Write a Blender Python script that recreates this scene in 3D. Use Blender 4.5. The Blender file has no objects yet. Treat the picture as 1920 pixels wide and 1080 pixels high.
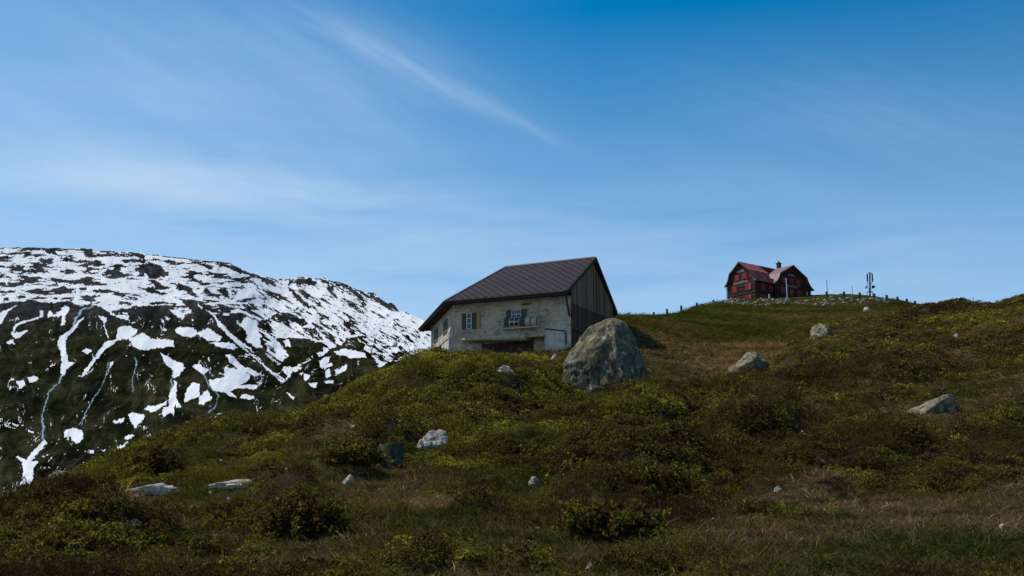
import bpy, math, random
import numpy as np
from mathutils import Vector

random.seed(7)
RNG = np.random.default_rng(11)
scene = bpy.context.scene
COL = scene.collection

# ------------------------------------------------------------------ camera
FPX = 2000.0                       # focal length in pixels of a 1920 px wide frame
PITCH = math.atan(420.0 / FPX)
CA, SA = math.cos(PITCH), math.sin(PITCH)
cam_d = bpy.data.cameras.new("camera")
cam_d.sensor_width = 36.0
cam_d.lens = 36.0 * FPX / 1920.0
cam_d.clip_start = 0.1
cam_d.clip_end = 60000.0
cam = bpy.data.objects.new("camera", cam_d)
cam.rotation_euler = (math.pi / 2 + PITCH, 0, 0)
COL.objects.link(cam)
scene.camera = cam


def ray(px, py):
    dx, dy = px - 960.0, 540.0 - py
    return np.array([dx, FPX * CA - SA * dy, FPX * SA + CA * dy])


def at_z(px, py, z):
    d = ray(px, py)
    return d * (z / d[2])


def at_y(px, py, y):
    d = ray(px, py)
    return d * (y / d[1])


def on_plane(px, py, p0, n):
    d = ray(px, py)
    return d * (np.dot(p0, n) / np.dot(d, n))


# ------------------------------------------------------------------ numpy noise
def _hash(ix, iy, seed):
    h = (ix * 374761393 + iy * 668265263 + seed * 974634777) & 0xFFFFFFFF
    h = ((h ^ (h >> 13)) * 1274126177) & 0xFFFFFFFF
    h = (h ^ (h >> 16)) & 0xFFFFFF
    return h / float(0xFFFFFF)


def vnoise(x, y, seed=0):
    x = np.asarray(x, float); y = np.asarray(y, float)
    xi = np.floor(x).astype(np.int64); yi = np.floor(y).astype(np.int64)
    fx = x - xi; fy = y - yi
    fx = fx * fx * fx * (fx * (fx * 6 - 15) + 10); fy = fy * fy * fy * (fy * (fy * 6 - 15) + 10)
    a = _hash(xi, yi, seed); b = _hash(xi + 1, yi, seed)
    c = _hash(xi, yi + 1, seed); d = _hash(xi + 1, yi + 1, seed)
    return (a * (1 - fx) + b * fx) * (1 - fy) + (c * (1 - fx) + d * fx) * fy


def fbm(x, y, seed=0, octv=4, gain=0.5):
    s = 0; amp = 1; tot = 0
    for o in range(octv):
        c, sn = math.cos(o * 1.1 + .4), math.sin(o * 1.1 + .4)
        s = s + amp * vnoise((x * c - y * sn) * 2 ** o + 17.3 * o, (x * sn + y * c) * 2 ** o - 9.1 * o, seed + o)
        tot += amp; amp *= gain
    return s / tot


def sstep(a, b, x):
    t = np.clip((x - a) / (b - a), 0, 1)
    return t * t * (3 - 2 * t)


def cells(x, y, seed):
    """distance to the nearest jittered cell centre (Worley F1) and that cell's random value"""
    xi = np.floor(x).astype(np.int64); yi = np.floor(y).astype(np.int64)
    best = np.full(np.shape(x), 9.0); val = np.zeros(np.shape(x))
    for ox in (-1, 0, 1):
        for oy in (-1, 0, 1):
            cx, cy = xi + ox, yi + oy
            px = cx + 0.15 + 0.7 * _hash(cx, cy, seed); py = cy + 0.15 + 0.7 * _hash(cx, cy, seed + 91)
            d = np.hypot(px - x, py - y)
            m = d < best
            best = np.where(m, d, best); val = np.where(m, _hash(cx, cy, seed + 177), val)
    return best, val


# ------------------------------------------------------------------ node helpers
class NT:
    def __init__(s, tree):
        s.t = tree; s.n = tree.nodes; s.l = tree.links

    def new(s, kind, **kw):
        nd = s.n.new(kind)
        for k, v in kw.items():
            setattr(nd, k, v)
        return nd

    def put(s, nd, key, v):
        if v is None:
            return
        if isinstance(v, bpy.types.NodeSocket):
            s.l.new(v, nd.inputs[key])
        else:
            nd.inputs[key].default_value = v

    def math(s, op, a, b=None, c=None, clamp=False):
        nd = s.new('ShaderNodeMath', operation=op, use_clamp=clamp)
        s.put(nd, 0, a); s.put(nd, 1, b); s.put(nd, 2, c)
        return nd.outputs[0]

    def noise(s, vec, scale, detail=4, rough=0.55, dist=0.0, out='Fac'):
        nd = s.new('ShaderNodeTexNoise')
        s.put(nd, 'Vector', vec); s.put(nd, 'Scale', scale); s.put(nd, 'Detail', detail)
        s.put(nd, 'Roughness', rough); s.put(nd, 'Distortion', dist)
        return nd.outputs[out]

    def ramp(s, fac, stops, interp='LINEAR'):
        nd = s.new('ShaderNodeValToRGB')
        nd.color_ramp.interpolation = interp
        el = nd.color_ramp.elements
        while len(el) > 1:
            el.remove(el[-1])
        for i, (p, c) in enumerate(stops):
            e = el[0] if i == 0 else el.new(p)
            e.position = p
            e.color = (c, c, c, 1) if isinstance(c, (int, float)) else (*c, 1)
        s.put(nd, 'Fac', fac)
        return nd.outputs['Color']

    def mix(s, fac, a, b, mode='MIX'):
        nd = s.new('ShaderNodeMix', data_type='RGBA', blend_type=mode, clamp_factor=True)
        s.put(nd, 0, fac)
        s.put(nd, 6, (*a, 1) if isinstance(a, tuple) and len(a) == 3 else a)
        s.put(nd, 7, (*b, 1) if isinstance(b, tuple) and len(b) == 3 else b)
        return nd.outputs[2]

    def mapping(s, vec, scale=(1, 1, 1), rot=(0, 0, 0), loc=(0, 0, 0)):
        nd = s.new('ShaderNodeMapping')
        s.put(nd, 'Vector', vec); s.put(nd, 'Scale', scale); s.put(nd, 'Rotation', rot); s.put(nd, 'Location', loc)
        return nd.outputs[0]

    def attr(s, name, kind='GEOMETRY', out='Fac'):
        nd = s.new('ShaderNodeAttribute', attribute_name=name, attribute_type=kind)
        return nd.outputs[out]

    def bump(s, h, strength=0.5, dist=0.05):
        nd = s.new('ShaderNodeBump')
        s.put(nd, 'Height', h); s.put(nd, 'Strength', strength); s.put(nd, 'Distance', dist)
        return nd.outputs[0]


def material(name, fn, rough=0.85, spec=0.3, metal=0.0):
    m = bpy.data.materials.new(name); m.use_nodes = True
    nt = NT(m.node_tree)
    b = m.node_tree.nodes['Principled BSDF']
    b.inputs['Roughness'].default_value = rough
    b.inputs['Specular IOR Level'].default_value = spec
    b.inputs['Metallic'].default_value = metal
    fn(nt, b)
    return m


def plain(name, c, rough=0.8, var=0.25, scale=6.0, spec=0.3, metal=0.0):
    def f(nt, b):
        v = nt.new('ShaderNodeTexCoord').outputs['Object']
        n = nt.noise(v, scale, 5, 0.65)
        dark = tuple(x * (1 - var) for x in c); lite = tuple(min(1, x * (1 + var)) for x in c)
        nt.put(b, 'Base Color', nt.ramp(n, [(0.3, dark), (0.7, lite)]))
        nt.put(b, 'Normal', nt.bump(nt.noise(v, scale * 5, 4), 0.25, 0.01))
    return material(name, f, rough, spec, metal)


# ------------------------------------------------------------------ mesh helpers
def mesh_obj(name, verts, faces, mats, parent=None, smooth=False, fm=None, uv=None):
    me = bpy.data.meshes.new(name)
    org = np.array(parent.location) if parent is not None else np.zeros(3)
    if parent is not None and parent.parent is not None:
        org = org + np.array(parent.parent.location)
    verts = np.asarray(verts, float) - org
    me.from_pydata([tuple(v) for v in verts], [], faces)
    for m in (mats if isinstance(mats, (list, tuple)) else [mats]):
        me.materials.append(m)
    if fm is not None:
        me.polygons.foreach_set('material_index', fm)
    if uv is not None:
        l = me.uv_layers.new(name='UVMap')
        for p in me.polygons:
            for li in p.loop_indices:
                l.data[li].uv = uv[me.loops[li].vertex_index]
    if smooth:
        me.polygons.foreach_set('use_smooth', [True] * len(me.polygons))
    me.update()
    o = bpy.data.objects.new(name, me)
    COL.objects.link(o)
    if parent is not None:
        o.parent = parent
    return o


def grid_mesh(name, V, mat, attrs=None, smooth=True):
    """V: (n,m,3) array"""
    n, m = V.shape[:2]
    me = bpy.data.meshes.new(name)
    me.vertices.add(n * m)
    me.vertices.foreach_set('co', V.reshape(-1).astype(np.float32))
    idx = np.arange(n * m).reshape(n, m)
    q = np.stack([idx[:-1, :-1], idx[:-1, 1:], idx[1:, 1:], idx[1:, :-1]], -1).reshape(-1, 4)
    me.loops.add(q.size); me.polygons.add(len(q))
    me.loops.foreach_set('vertex_index', q.reshape(-1).astype(np.int32))
    me.polygons.foreach_set('loop_start', np.arange(0, q.size, 4, dtype=np.int32))
    me.polygons.foreach_set('use_smooth', np.ones(len(q), bool) if smooth else np.zeros(len(q), bool))
    me.update(calc_edges=True)
    for k, a in (attrs or {}).items():
        at = me.attributes.new(k, 'FLOAT', 'POINT')
        at.data.foreach_set('value', a.reshape(-1).astype(np.float32))
    me.materials.append(mat)
    o = bpy.data.objects.new(name, me)
    COL.objects.link(o)
    return o


def tag(o, label=None, cat=None, group=None, kind=None):
    if label: o['label'] = label
    if cat: o['category'] = cat
    if group: o['group'] = group
    if kind: o['kind'] = kind
    return o


def empty(name, loc):
    o = bpy.data.objects.new(name, None)
    o.location = tuple(float(c) for c in loc)
    o.empty_display_size = 0.3
    COL.objects.link(o)
    return o


class MB:
    """collects solids, then links them as one mesh"""
    def __init__(s):
        s.v = []; s.f = []

    def poly(s, pts):
        i = len(s.v); s.v += [np.asarray(p, float) for p in pts]
        s.f.append(tuple(range(i, i + len(pts))))
        return s

    def prism(s, base, top):
        """two matching rings closed into a solid"""
        i = len(s.v); n = len(base)
        s.v += [np.asarray(p, float) for p in base] + [np.asarray(p, float) for p in top]
        s.f.append(tuple(range(i, i + n))[::-1]); s.f.append(tuple(range(i + n, i + 2 * n)))
        for k in range(n):
            s.f.append((i + k, i + (k + 1) % n, i + n + (k + 1) % n, i + n + k))
        return s

    def box(s, c, ax, ay, az):
        c, ax, ay, az = (np.asarray(k, float) for k in (c, ax, ay, az))
        b = [c - ax - ay - az, c + ax - ay - az, c + ax + ay - az, c - ax + ay - az]
        return s.prism(b, [p + 2 * az for p in b])

    def tube(s, pts, r, seg=8, caps=True):
        pts = [np.asarray(p, float) for p in pts]
        rs = r if isinstance(r, (list, tuple)) else [r] * len(pts)
        i0 = len(s.v)
        for k, p in enumerate(pts):
            t = (pts[min(k + 1, len(pts) - 1)] - pts[max(k - 1, 0)])
            t = t / (np.linalg.norm(t) + 1e-9)
            ref = np.array([0, 0, 1.0]) if abs(t[2]) < 0.9 else np.array([1.0, 0, 0])
            u = np.cross(t, ref); u /= np.linalg.norm(u); w = np.cross(t, u)
            for a in range(seg):
                an = 2 * math.pi * a / seg
                s.v.append(p + rs[k] * (math.cos(an) * u + math.sin(an) * w))
        for k in range(len(pts) - 1):
            for a in range(seg):
                b = (a + 1) % seg
                s.f.append((i0 + k * seg + a, i0 + k * seg + b, i0 + (k + 1) * seg + b, i0 + (k + 1) * seg + a))
        if caps:
            s.f.append(tuple(i0 + a for a in range(seg))[::-1])
            s.f.append(tuple(i0 + (len(pts) - 1) * seg + a for a in range(seg)))
        return s

    def build(s, name, mat, parent=None, smooth=False):
        o = mesh_obj(name, s.v, s.f, mat, parent, smooth)
        import bmesh
        bm = bmesh.new(); bm.from_mesh(o.data)
        bmesh.ops.recalc_face_normals(bm, faces=bm.faces)
        bm.to_mesh(o.data); bm.free()
        if smooth:
            o.data.polygons.foreach_set('use_smooth', [True] * len(o.data.polygons))
        return o


# ------------------------------------------------------------------ sun and sky
SUN_EL = math.radians(53)
_h = np.array([-0.93, 0.37]); _h /= np.linalg.norm(_h)
SUN = np.array([_h[0] * math.cos(SUN_EL), _h[1] * math.cos(SUN_EL), math.sin(SUN_EL)])
sd = bpy.data.lights.new('sun', 'SUN')
sd.energy = 4.3; sd.angle = math.radians(0.5); sd.color = (1.0, 0.955, 0.88)
so = bpy.data.objects.new('sun', sd)
so.rotation_euler = Vector(SUN).to_track_quat('Z', 'Y').to_euler()
COL.objects.link(so)

world = bpy.data.worlds.new('World'); scene.world = world; world.use_nodes = True
wt = NT(world.node_tree)
bg = world.node_tree.nodes['Background']
sky = wt.new('ShaderNodeTexSky', sky_type='NISHITA', sun_disc=False)
sky.sun_elevation = SUN_EL
sky.sun_rotation = math.atan2(SUN[0], SUN[1])
sky.altitude = 2200; sky.air_density = 1.0; sky.dust_density = 0.6; sky.ozone_density = 2.5
gen = wt.new('ShaderNodeTexCoord').outputs['Generated']
sep = wt.new('ShaderNodeSeparateXYZ'); wt.put(sep, 0, gen)
X, Y, Z = sep.outputs
az = wt.math('ARCTAN2', X, Y)
el = wt.math('ARCTAN2', Z, wt.math('SQRT', wt.math('ADD', wt.math('MULTIPLY', X, X), wt.math('MULTIPLY', Y, Y))))


def frame(cx, cy, ang):
    """coordinates along / across a direction in the azimuth-elevation chart"""
    a = wt.math('SUBTRACT', az, cx); e = wt.math('SUBTRACT', el, cy)
    c, s_ = math.cos(ang), math.sin(ang)
    al = wt.math('ADD', wt.math('MULTIPLY', a, c), wt.math('MULTIPLY', e, s_))
    ac = wt.math('SUBTRACT', wt.math('MULTIPLY', e, c), wt.math('MULTIPLY', a, s_))
    return al, ac


def cvec(x, y, z=0.0):
    nd = wt.new('ShaderNodeCombineXYZ'); wt.put(nd, 0, x); wt.put(nd, 1, y); wt.put(nd, 2, z)
    return nd.outputs[0]


def gauss(x, w):
    q = wt.math('DIVIDE', x, w)
    return wt.math('EXPONENT', wt.math('MULTIPLY', wt.math('MULTIPLY', q, q), -1.0))


warp = wt.noise(cvec(az, el), 4.0, 2, 0.5)
warpc = wt.math('MULTIPLY', wt.math('SUBTRACT', warp, 0.5), 0.045)
el_w = wt.math('ADD', el, warpc)
# three shared fibre fields: two along the drift of the high wind, one level
_a, _c2 = frame(0.0, 0.4, -0.42)
_c2 = wt.math('ADD', _c2, warpc)
FIB = wt.ramp(wt.noise(cvec(wt.math('MULTIPLY', _a, 7.0), wt.math('MULTIPLY', _c2, 75.0)), 1.0, 5, 0.6), [(0.25, 0.15), (0.8, 1.0)])
BROAD = wt.ramp(wt.noise(cvec(wt.math('MULTIPLY', _a, 2.6), wt.math('MULTIPLY', _c2, 12.0), 7.7), 1.0, 4, 0.55), [(0.3, 0.0), (0.72, 1.0)])
LEVEL = wt.ramp(wt.noise(cvec(wt.math('MULTIPLY', az, 3.2), wt.math('MULTIPLY', el_w, 26.0), 3.1), 1.0, 5, 0.55), [(0.3, 0.0), (0.75, 1.0)])
cl = None


def streak(px0, py0, px1, py1, w, amp, field):
    """a wisp of cirrus between two directions"""
    global cl
    def ae(px, py):
        d = ray(px, py); return math.atan2(d[0], d[1]), math.atan2(d[2], math.hypot(d[0], d[1]))
    a0, e0 = ae(px0, py0); a1, e1 = ae(px1, py1)
    L = math.hypot(a1 - a0, e1 - e0) / 2
    al, ac = frame((a0 + a1) / 2, (e0 + e1) / 2, math.atan2(e1 - e0, a1 - a0))
    ac = wt.math('ADD', ac, wt.math('MULTIPLY', warpc, .6))
    g = wt.math('MULTIPLY', gauss(ac, w), gauss(al, L))
    c = wt.math('MULTIPLY', wt.math('MULTIPLY', g, field), amp)
    cl = c if cl is None else wt.math('ADD', cl, c)


streak(640, 60, 1010, 242, 0.008, 0.40, FIB)
streak(520, 10, 930, 190, 0.030, 0.20, FIB)
streak(250, 20, 850, 190, 0.05, 0.22, BROAD)
streak(-100, 60, 700, 330, 0.085, 0.30, BROAD)
streak(-200, 260, 900, 420, 0.085, 0.30, LEVEL)
streak(100, 330, 1200, 380, 0.03, 0.16, LEVEL)
streak(300, 460, 2100, 520, 0.05, 0.30, LEVEL)
streak(900, 420, 1900, 430, 0.03, 0.14, LEVEL)
streak(1300, 170, 1950, 260, 0.04, 0.14, FIB)
streak(1000, 240, 1700, 420, 0.025, 0.12, BROAD)
west = wt.ramp(wt.math('MULTIPLY_ADD', az, -1.0, 0.5), [(0.42, 0.0), (1.05, 0.20)])
cl = wt.math('ADD', cl, west)
low = wt.ramp(el, [(0.15, 0.50), (0.27, .28), (0.46, 0.0)])
cl = wt.math('MINIMUM', wt.math('ADD', cl, low), 0.9)
skyc = wt.new('ShaderNodeHueSaturation')
wt.put(skyc, 'Hue', 0.488); wt.put(skyc, 'Saturation', 1.45); wt.put(skyc, 'Value', 1.36); wt.put(skyc, 'Color', sky.outputs[0])
cloudc = wt.mix(cl, skyc.outputs[0], (5.2, 6.9, 9.0))
wt.put(bg, 'Color', cloudc)
SKY_STRENGTH = 0.1
wt.put(bg, 'Strength', SKY_STRENGTH)
scene.view_settings.view_transform = 'Standard'
scene.view_settings.look = 'None'
scene.view_settings.exposure = 0.0
scene.view_settings.gamma = 1.0

# ------------------------------------------------------------------ near terrain (height field)
PROFILES = {   # sight column: (distance, sight row) pairs along it
    -420: [(5, 1480), (9, 1140), (14, 1075), (22, 1040), (32, 1020), (42, 1010), (60, 1080), (100, 1250), (200, 1600), (420, 1900)],
    0: [(5, 1450), (9, 1105), (14, 1045), (22, 1005), (32, 982), (42, 970), (60, 1010), (100, 1150), (200, 1500), (420, 1800)],
    200: [(5, 1445), (9, 1098), (14, 1032), (22, 978), (32, 930), (42, 892), (48, 878), (65, 915), (110, 1080), (200, 1400), (420, 1700)],
    400: [(5, 1440), (9, 1093), (14, 1024), (24, 950), (34, 886), (46, 832), (56, 812), (75, 835), (120, 960), (200, 1200), (420, 1500)],
    560: [(5, 1440), (9, 1090), (14, 1016), (24, 940), (34, 872), (44, 828), (55, 802), (63, 794), (85, 808), (120, 880), (200, 1100), (420, 1400)],
    700: [(5, 1440), (9, 1090), (14, 1010), (24, 932), (34, 864), (42, 815), (50, 768), (60, 727), (67, 717), (85, 728), (120, 800), (200, 1000), (420, 1300)],
    850: [(5, 1440), (9, 1088), (14, 1006), (24, 930), (34, 862), (44, 800), (54, 748), (64, 720), (74, 710), (84, 702), (100, 695), (130, 760), (200, 900), (420, 1200)],
    960: [(5, 1440), (9, 1088), (14, 1006), (24, 925), (34, 858), (44, 800), (54, 742), (64, 706), (72, 681), (79, 672), (92, 660), (120, 690), (200, 800), (420, 1100)],
    1060: [(5, 1440), (9, 1088), (14, 1005), (24, 920), (34, 852), (44, 800), (54, 766), (62, 738), (70, 692), (77, 675), (88, 642), (105, 618), (130, 630), (200, 700), (420, 1000)],
    1160: [(5, 1440), (9, 1088), (14, 1004), (24, 916), (34, 850), (44, 808), (54, 774), (62, 748), (75, 684), (88, 618), (108, 595), (130, 593), (170, 603), (220, 650), (420, 850)],
    1300: [(5, 1440), (9, 1088), (14, 1004), (24, 920), (32, 866), (40, 815), (48, 782), (60, 745), (80, 692), (110, 642), (150, 605), (200, 585), (245, 577), (300, 588), (420, 640)],
    1440: [(5, 1440), (9, 1088), (14, 1004), (24, 920), (32, 862), (40, 808), (50, 760), (62, 722), (80, 684), (110, 647), (150, 612), (200, 586), (236, 575), (252, 564), (262, 561), (300, 560), (420, 600)],
    1600: [(5, 1440), (9, 1088), (14, 1004), (24, 918), (32, 858), (40, 804), (50, 753), (62, 712), (80, 670), (110, 635), (150, 604), (200, 584), (236, 572), (252, 560), (262, 556), (300, 555), (420, 600)],
    1700: [(5, 1440), (9, 1088), (14, 1004), (24, 914), (32, 854), (40, 798), (50, 745), (62, 700), (80, 656), (100, 622), (125, 600), (160, 590), (200, 582), (240, 573), (262, 567), (300, 568), (420, 610)],
    1790: [(5, 1440), (9, 1088), (14, 1004), (24, 912), (32, 850), (40, 792), (50, 738), (62, 688), (80, 638), (100, 600), (118, 600), (132, 595), (160, 603), (250, 600), (420, 630)],
    1920: [(5, 1440), (9, 1088), (14, 1003), (24, 908), (32, 843), (40, 783), (50, 724), (62, 668), (80, 612), (100, 584), (120, 566), (135, 561), (160, 566), (250, 580), (420, 600)],
    2300: [(5, 1440), (9, 1088), (14, 1000), (24, 898), (32, 825), (40, 755), (50, 690), (62, 625), (80, 560), (100, 510), (130, 470), (160, 468), (250, 480), (420, 500)],
}
_c = []
for px, prof in PROFILES.items():
    for y, py in prof:
        p = at_y(px, py, y)
        _c.append((p[0] / y, math.log(y), p[2] / y))
_c = np.array(_c)
SU, SL = 2.2, 1.0          # axis scaling in the spline


def _tps(d2):
    return 0.5 * d2 * np.log(d2 + 1e-12)


_P = np.stack([_c[:, 0] * SU, _c[:, 1] * SL], 1)
_n = len(_P)
_D2 = ((_P[:, None] - _P[None]) ** 2).sum(-1)
_A = np.zeros((_n + 3, _n + 3))
_A[:_n, :_n] = _tps(_D2) + np.eye(_n) * 2e-5
_A[:_n, _n] = 1; _A[:_n, _n + 1:] = _P
_A[_n, :_n] = 1; _A[_n + 1:, :_n] = _P.T
_W = np.linalg.solve(_A, np.concatenate([_c[:, 2], np.zeros(3)]))


def elev(u, ly):
    u = np.asarray(u, float).ravel(); ly = np.asarray(ly, float).ravel()
    out = np.empty(len(u))
    for i in range(0, len(u), 20000):
        q = np.stack([u[i:i + 20000] * SU, ly[i:i + 20000] * SL], 1)
        d2 = ((q[:, None] - _P[None]) ** 2).sum(-1)
        out[i:i + 20000] = _tps(d2) @ _W[:_n] + _W[_n] + q @ _W[_n + 1:]
    return out


def uofpx(px):
    return (px - 960.0) / 1980.0


# grass clearings in the shrub heath, in chart units (u, ln distance): centre, radii, weight
CLEAR = [(px, y, ru, rl, w) for (px, y, ru, rl, w) in [
    (1310, 120, .075, .62, 1.2), (1230, 72, .035, .16, 1.0), (1440, 210, .16, .30, 1.4), (1560, 235, .14, .18, 1.1), (1240, 170, .06, .4, 1.2),
    (1440, 100, .035, .25, .8), (330, 22, .085, .10, .9), (450, 20.5, .07, .09, 1.6), (640, 26, .06, .06, .7), (1055, 18.5, .022, .13, .8),
    (1000, 26, .03, .07, .7), (700, 19, .06, .06, .6), (1040, 66, .022, .06, 1.2), (1100, 60, .05, .05, .6),
    (1330, 30.5, .03, .06, 1.0), (1660, 15, .14, .14, 1.0), (1850, 17, .10, .14, .9), (1500, 12.5, .12, .09, .9), (1560, 19.5, .04, .08, .5),
    (1640, 40, .05, .05, .8), (1560, 50, .05, .05, .7), (1720, 52, .07, .04, .6), (1880, 44, .04, .1, .8), (1800, 26, .05, .05, .5),
    (760, 12.3, .08, .05, .4), (1100, 11.5, .07, .06, .6), (600, 14, .035, .07, .6), (250, 15, .05, .07, .35), (1830, 82, .06, .09, .5),
    (1620, 115, .03, .08, .5), (420, 38, .03, .06, .5), (180, 30, .03, .08, .4), (1470, 30, .03, .04, .6), (1820, 11.5, .1, .12, .6), (1720, 13, .16, .26, .45), (1600, 10, .16, .12, .4), (1050, 9.5, .2, .06, .3), (1360, 14, .03, .05, .5)]]
HEATH = [(1500, 66, .07, .14, .8), (1620, 88, .1, .22, .35), (1800, 105, .12, .22, .55), (900, 52, .13, .2, .9), (700, 56, .1, .12, .8),
         (1190, 45, .04, .08, 1.0), (1340, 47, .07, .08, .9), (1000, 72, .05, .05, .7), (550, 19, .035, .08, 1.1), (1150, 17, .045, .12, 1.1), (1230, 27, .08, .14, 1.0),
         (850, 38, .1, .1, .6), (100, 15, .1, .2, .7), (1600, 29, .08, .12, .9), (1420, 38, .05, .08, .9), (420, 47, .05, .08, .8)]


MOUNDS = [(880, 54, .085, .14, 1.1), (1190, 43, .05, .09, .9), (1200, 27, .075, .12, .75), (1410, 39, .045, .07, 1.0), (1560, 72, .05, .10, 1.1), (1600, 31, .07, .10, .75), (560, 20, .045, .10, .5),
          (700, 36, .06, .08, .7), (430, 43, .05, .06, .5), (290, 33, .03, .06, .5), (1150, 17.5, .055, .08, .45), (1770, 118, .045, .07, 1.2), (1700, 60, .06, .08, .8), (850, 40, .035, .05, .5),
          (150, 15, .09, .12, .4), (1480, 22, .05, .06, .45), (1300, 58, .04, .05, .5), (640, 28, .05, .07, .5), (1880, 34, .05, .08, .6), (980, 33, .05, .07, .6)]


def mounds(x, y):
    yy = np.maximum(y, 4.0); u = x / yy; l = np.log(yy); s = 0 * u
    u = u + (fbm(x / 3, y / 3, 141, 3) - .5) * .03
    for px, cy, ru, rl, h in MOUNDS:
        s = s + 1.35 * h * np.exp(-(((u - uofpx(px)) / ru) ** 2 + ((l - math.log(cy)) / rl) ** 2) ** 1.8)
    return s


def chart_noise(x, y, sc, seed, octv=4):
    return fbm(x / sc, y / sc, seed, octv)


# level spots where stones lie bare: sight line of the foot, distance, radius, local slope, how bare
SITES = []
SITE_LIST = [(px, py, r / y, sl, bare) for (px, py, y, r, sl, bare) in [
    (1548, 640, 88, 2.2, .24, .5), (1402, 700, 62, 2.0, .22, .6), (1748, 778, 42, 1.9, .24, .9), (808, 846, 37, 1.1, .22, .9), (731, 884, 33, .9, .2, 1.0),
    (452, 922, 22.5, 1.25, .14, 1.2), (281, 931, 21.0, 1.0, .14, 1.2), (652, 914, 22, .6, .16, 1.0), (1002, 916, 22, .7, .16, 1.0), (945, 702, 60, 1.2, .22, .8), (100, 912, 41, 1.4, .14, .6),
    (1145, 740, 62, 3.6, .2, .9)]]


def site_w(x, y, k):
    sx_, sy_, sz_, r, sl, bare = SITES[k]
    return np.exp(-(((x - sx_) / r) ** 2 + ((y - sy_ + .35 * r) / (1.25 * r)) ** 2) ** 2)


def shrubness(x, y, soft=False):
    yy = np.maximum(y, 4.0)
    u = x / yy; l = np.log(yy)
    b = 0.52 + 0 * u
    for px, cy, ru, rl, w in CLEAR:
        b = b - w * np.exp(-((u - uofpx(px)) / ru) ** 2 - ((l - math.log(cy)) / rl) ** 2)
    for px, cy, ru, rl, w in HEATH:
        b = b + w * np.exp(-((u - uofpx(px)) / ru) ** 2 - ((l - math.log(cy)) / rl) ** 2)
    k = sstep(10, 120, yy)
    nz = (chart_noise(x, y, 2.3, 41) - .5) * (1 - k) + (chart_noise(x, y, 9.0, 42) - .5) * k
    nz2 = chart_noise(x, y, 0.8, 43) - .5
    for i in range(len(SITES)):
        b = b - 1.4 * SITES[i][5] * site_w(x, y, i)
    if soft:            # gentle version that shapes the humps, so that no cliffs form at the edge of a thicket
        return sstep(0.05, 1.0, b + 1.0 * nz)
    return sstep(0.32, 0.62, b + 1.7 * nz + 0.6 * nz2 * (1 - k))


def cushion(x, y):
    """rounded shrub humps, 0..1"""
    k = sstep(14, 70, y)
    wx = (fbm(x * .5, y * .5, 5, 3) - .5) * 1.6; wy = (fbm(x * .5, y * .5, 6, 3) - .5) * 1.6
    d1, v1 = cells((x + wx) / 1.5, (y + wy) / 1.5, 3)
    d2, v2 = cells((x + wx) / 3.3, (y + wy) / 3.3, 4)
    h1 = np.clip(1 - (d1 / .78) ** 2, 0, 1) ** .85 * (.45 + .55 * v1)
    h2 = np.clip(1 - (d2 / .78) ** 2, 0, 1) ** .8 * (.45 + .55 * v2)
    return h1 * (1 - .35 * k) * .45 + h2 * (.75 + .45 * k)


def ground_z(x, y):
    shp = np.shape(x)
    x = np.asarray(x, float).ravel(); y = np.asarray(y, float).ravel()
    yy = np.maximum(y, 4.5)
    u = np.clip(x / yy, -0.74, 0.74)
    z = yy * elev(u, np.log(yy))
    z0 = -1.62 + 0.11 * y + 0.02 * x * 0
    near = sstep(3.5, 9.0, y)
    z = z * near + z0 * (1 - near)
    lump = (fbm(x / 13, y / 13, 21, 3) - .5) * 1.0 * sstep(8, 40, y) * (1 - .5 * sstep(60, 90, y)) + (fbm(x / 3.4, y / 3.4, 22, 3) - .5) * .5 * sstep(3, 14, y)
    far = sstep(95, 170, y)
    lump = lump * (1 - far * .8) + far * (fbm(x / 30, y / 30, 23, 4) - .5) * 1.2
    lump = lump + mounds(x, y)
    # terraces trodden by cattle on the grass slope
    S = shrubness(x, y)
    lump = lump + (1 - S) * (fbm(x / 1.1, y / .7, 24, 3) - .5) * .22 * (1 + far * 1.0)
    lump = lump * (1 - .75 * house_pad(x, y))
    z = z + lump + shrubness(x, y, True) * (cushion(x, y) * .82 - .56) * (.5 + .5 * sstep(6, 14, y)) * (1 - .8 * house_pad(x, y))
    for i, (sx_, sy_, sz_, r, sl, bare) in enumerate(SITES):
        w = site_w(x, y, i)
        z = z * (1 - w) + (sz_ + sl * (y - sy_) + (fbm(x * 1.5, y * 1.5, 77, 3) - .5) * .12) * w
    return z.reshape(shp)


HOUSE_C = at_y(965, 640, 86)
HOTEL_C = at_y(1450, 560, 276)


def house_pad(x, y):
    return np.exp(-(((x - HOUSE_C[0]) / 9.0) ** 2 + ((y - HOUSE_C[1]) / 8.0) ** 2) ** 2)


def gz(x, y):
    return float(ground_z(np.array([x]), np.array([y]))[0])


def on_ground(px, py, y0=8.0, y1=300.0):
    """where a sight line first meets the hillside"""
    ys = np.exp(np.linspace(math.log(y0), math.log(y1), 500))
    d = ray(px, py); P = ys[:, None] * d[None] / d[1]
    g = ground_z(P[:, 0], P[:, 1])
    i = np.argmax(P[:, 2] <= g) if (P[:, 2] <= g).any() else len(ys) - 1
    return np.array([P[i, 0], P[i, 1], g[i]])


_found = []
for px, py, ry, sl, bare in SITE_LIST:
    h_ = on_ground(px, py)
    _found.append((px, py, h_, sl, bare))
for (px, py, h_, sl, bare), (_, _, ry, _, _) in zip(_found, SITE_LIST):
    SITES.append((h_[0], h_[1], h_[2], ry * h_[1], sl, bare))


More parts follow.
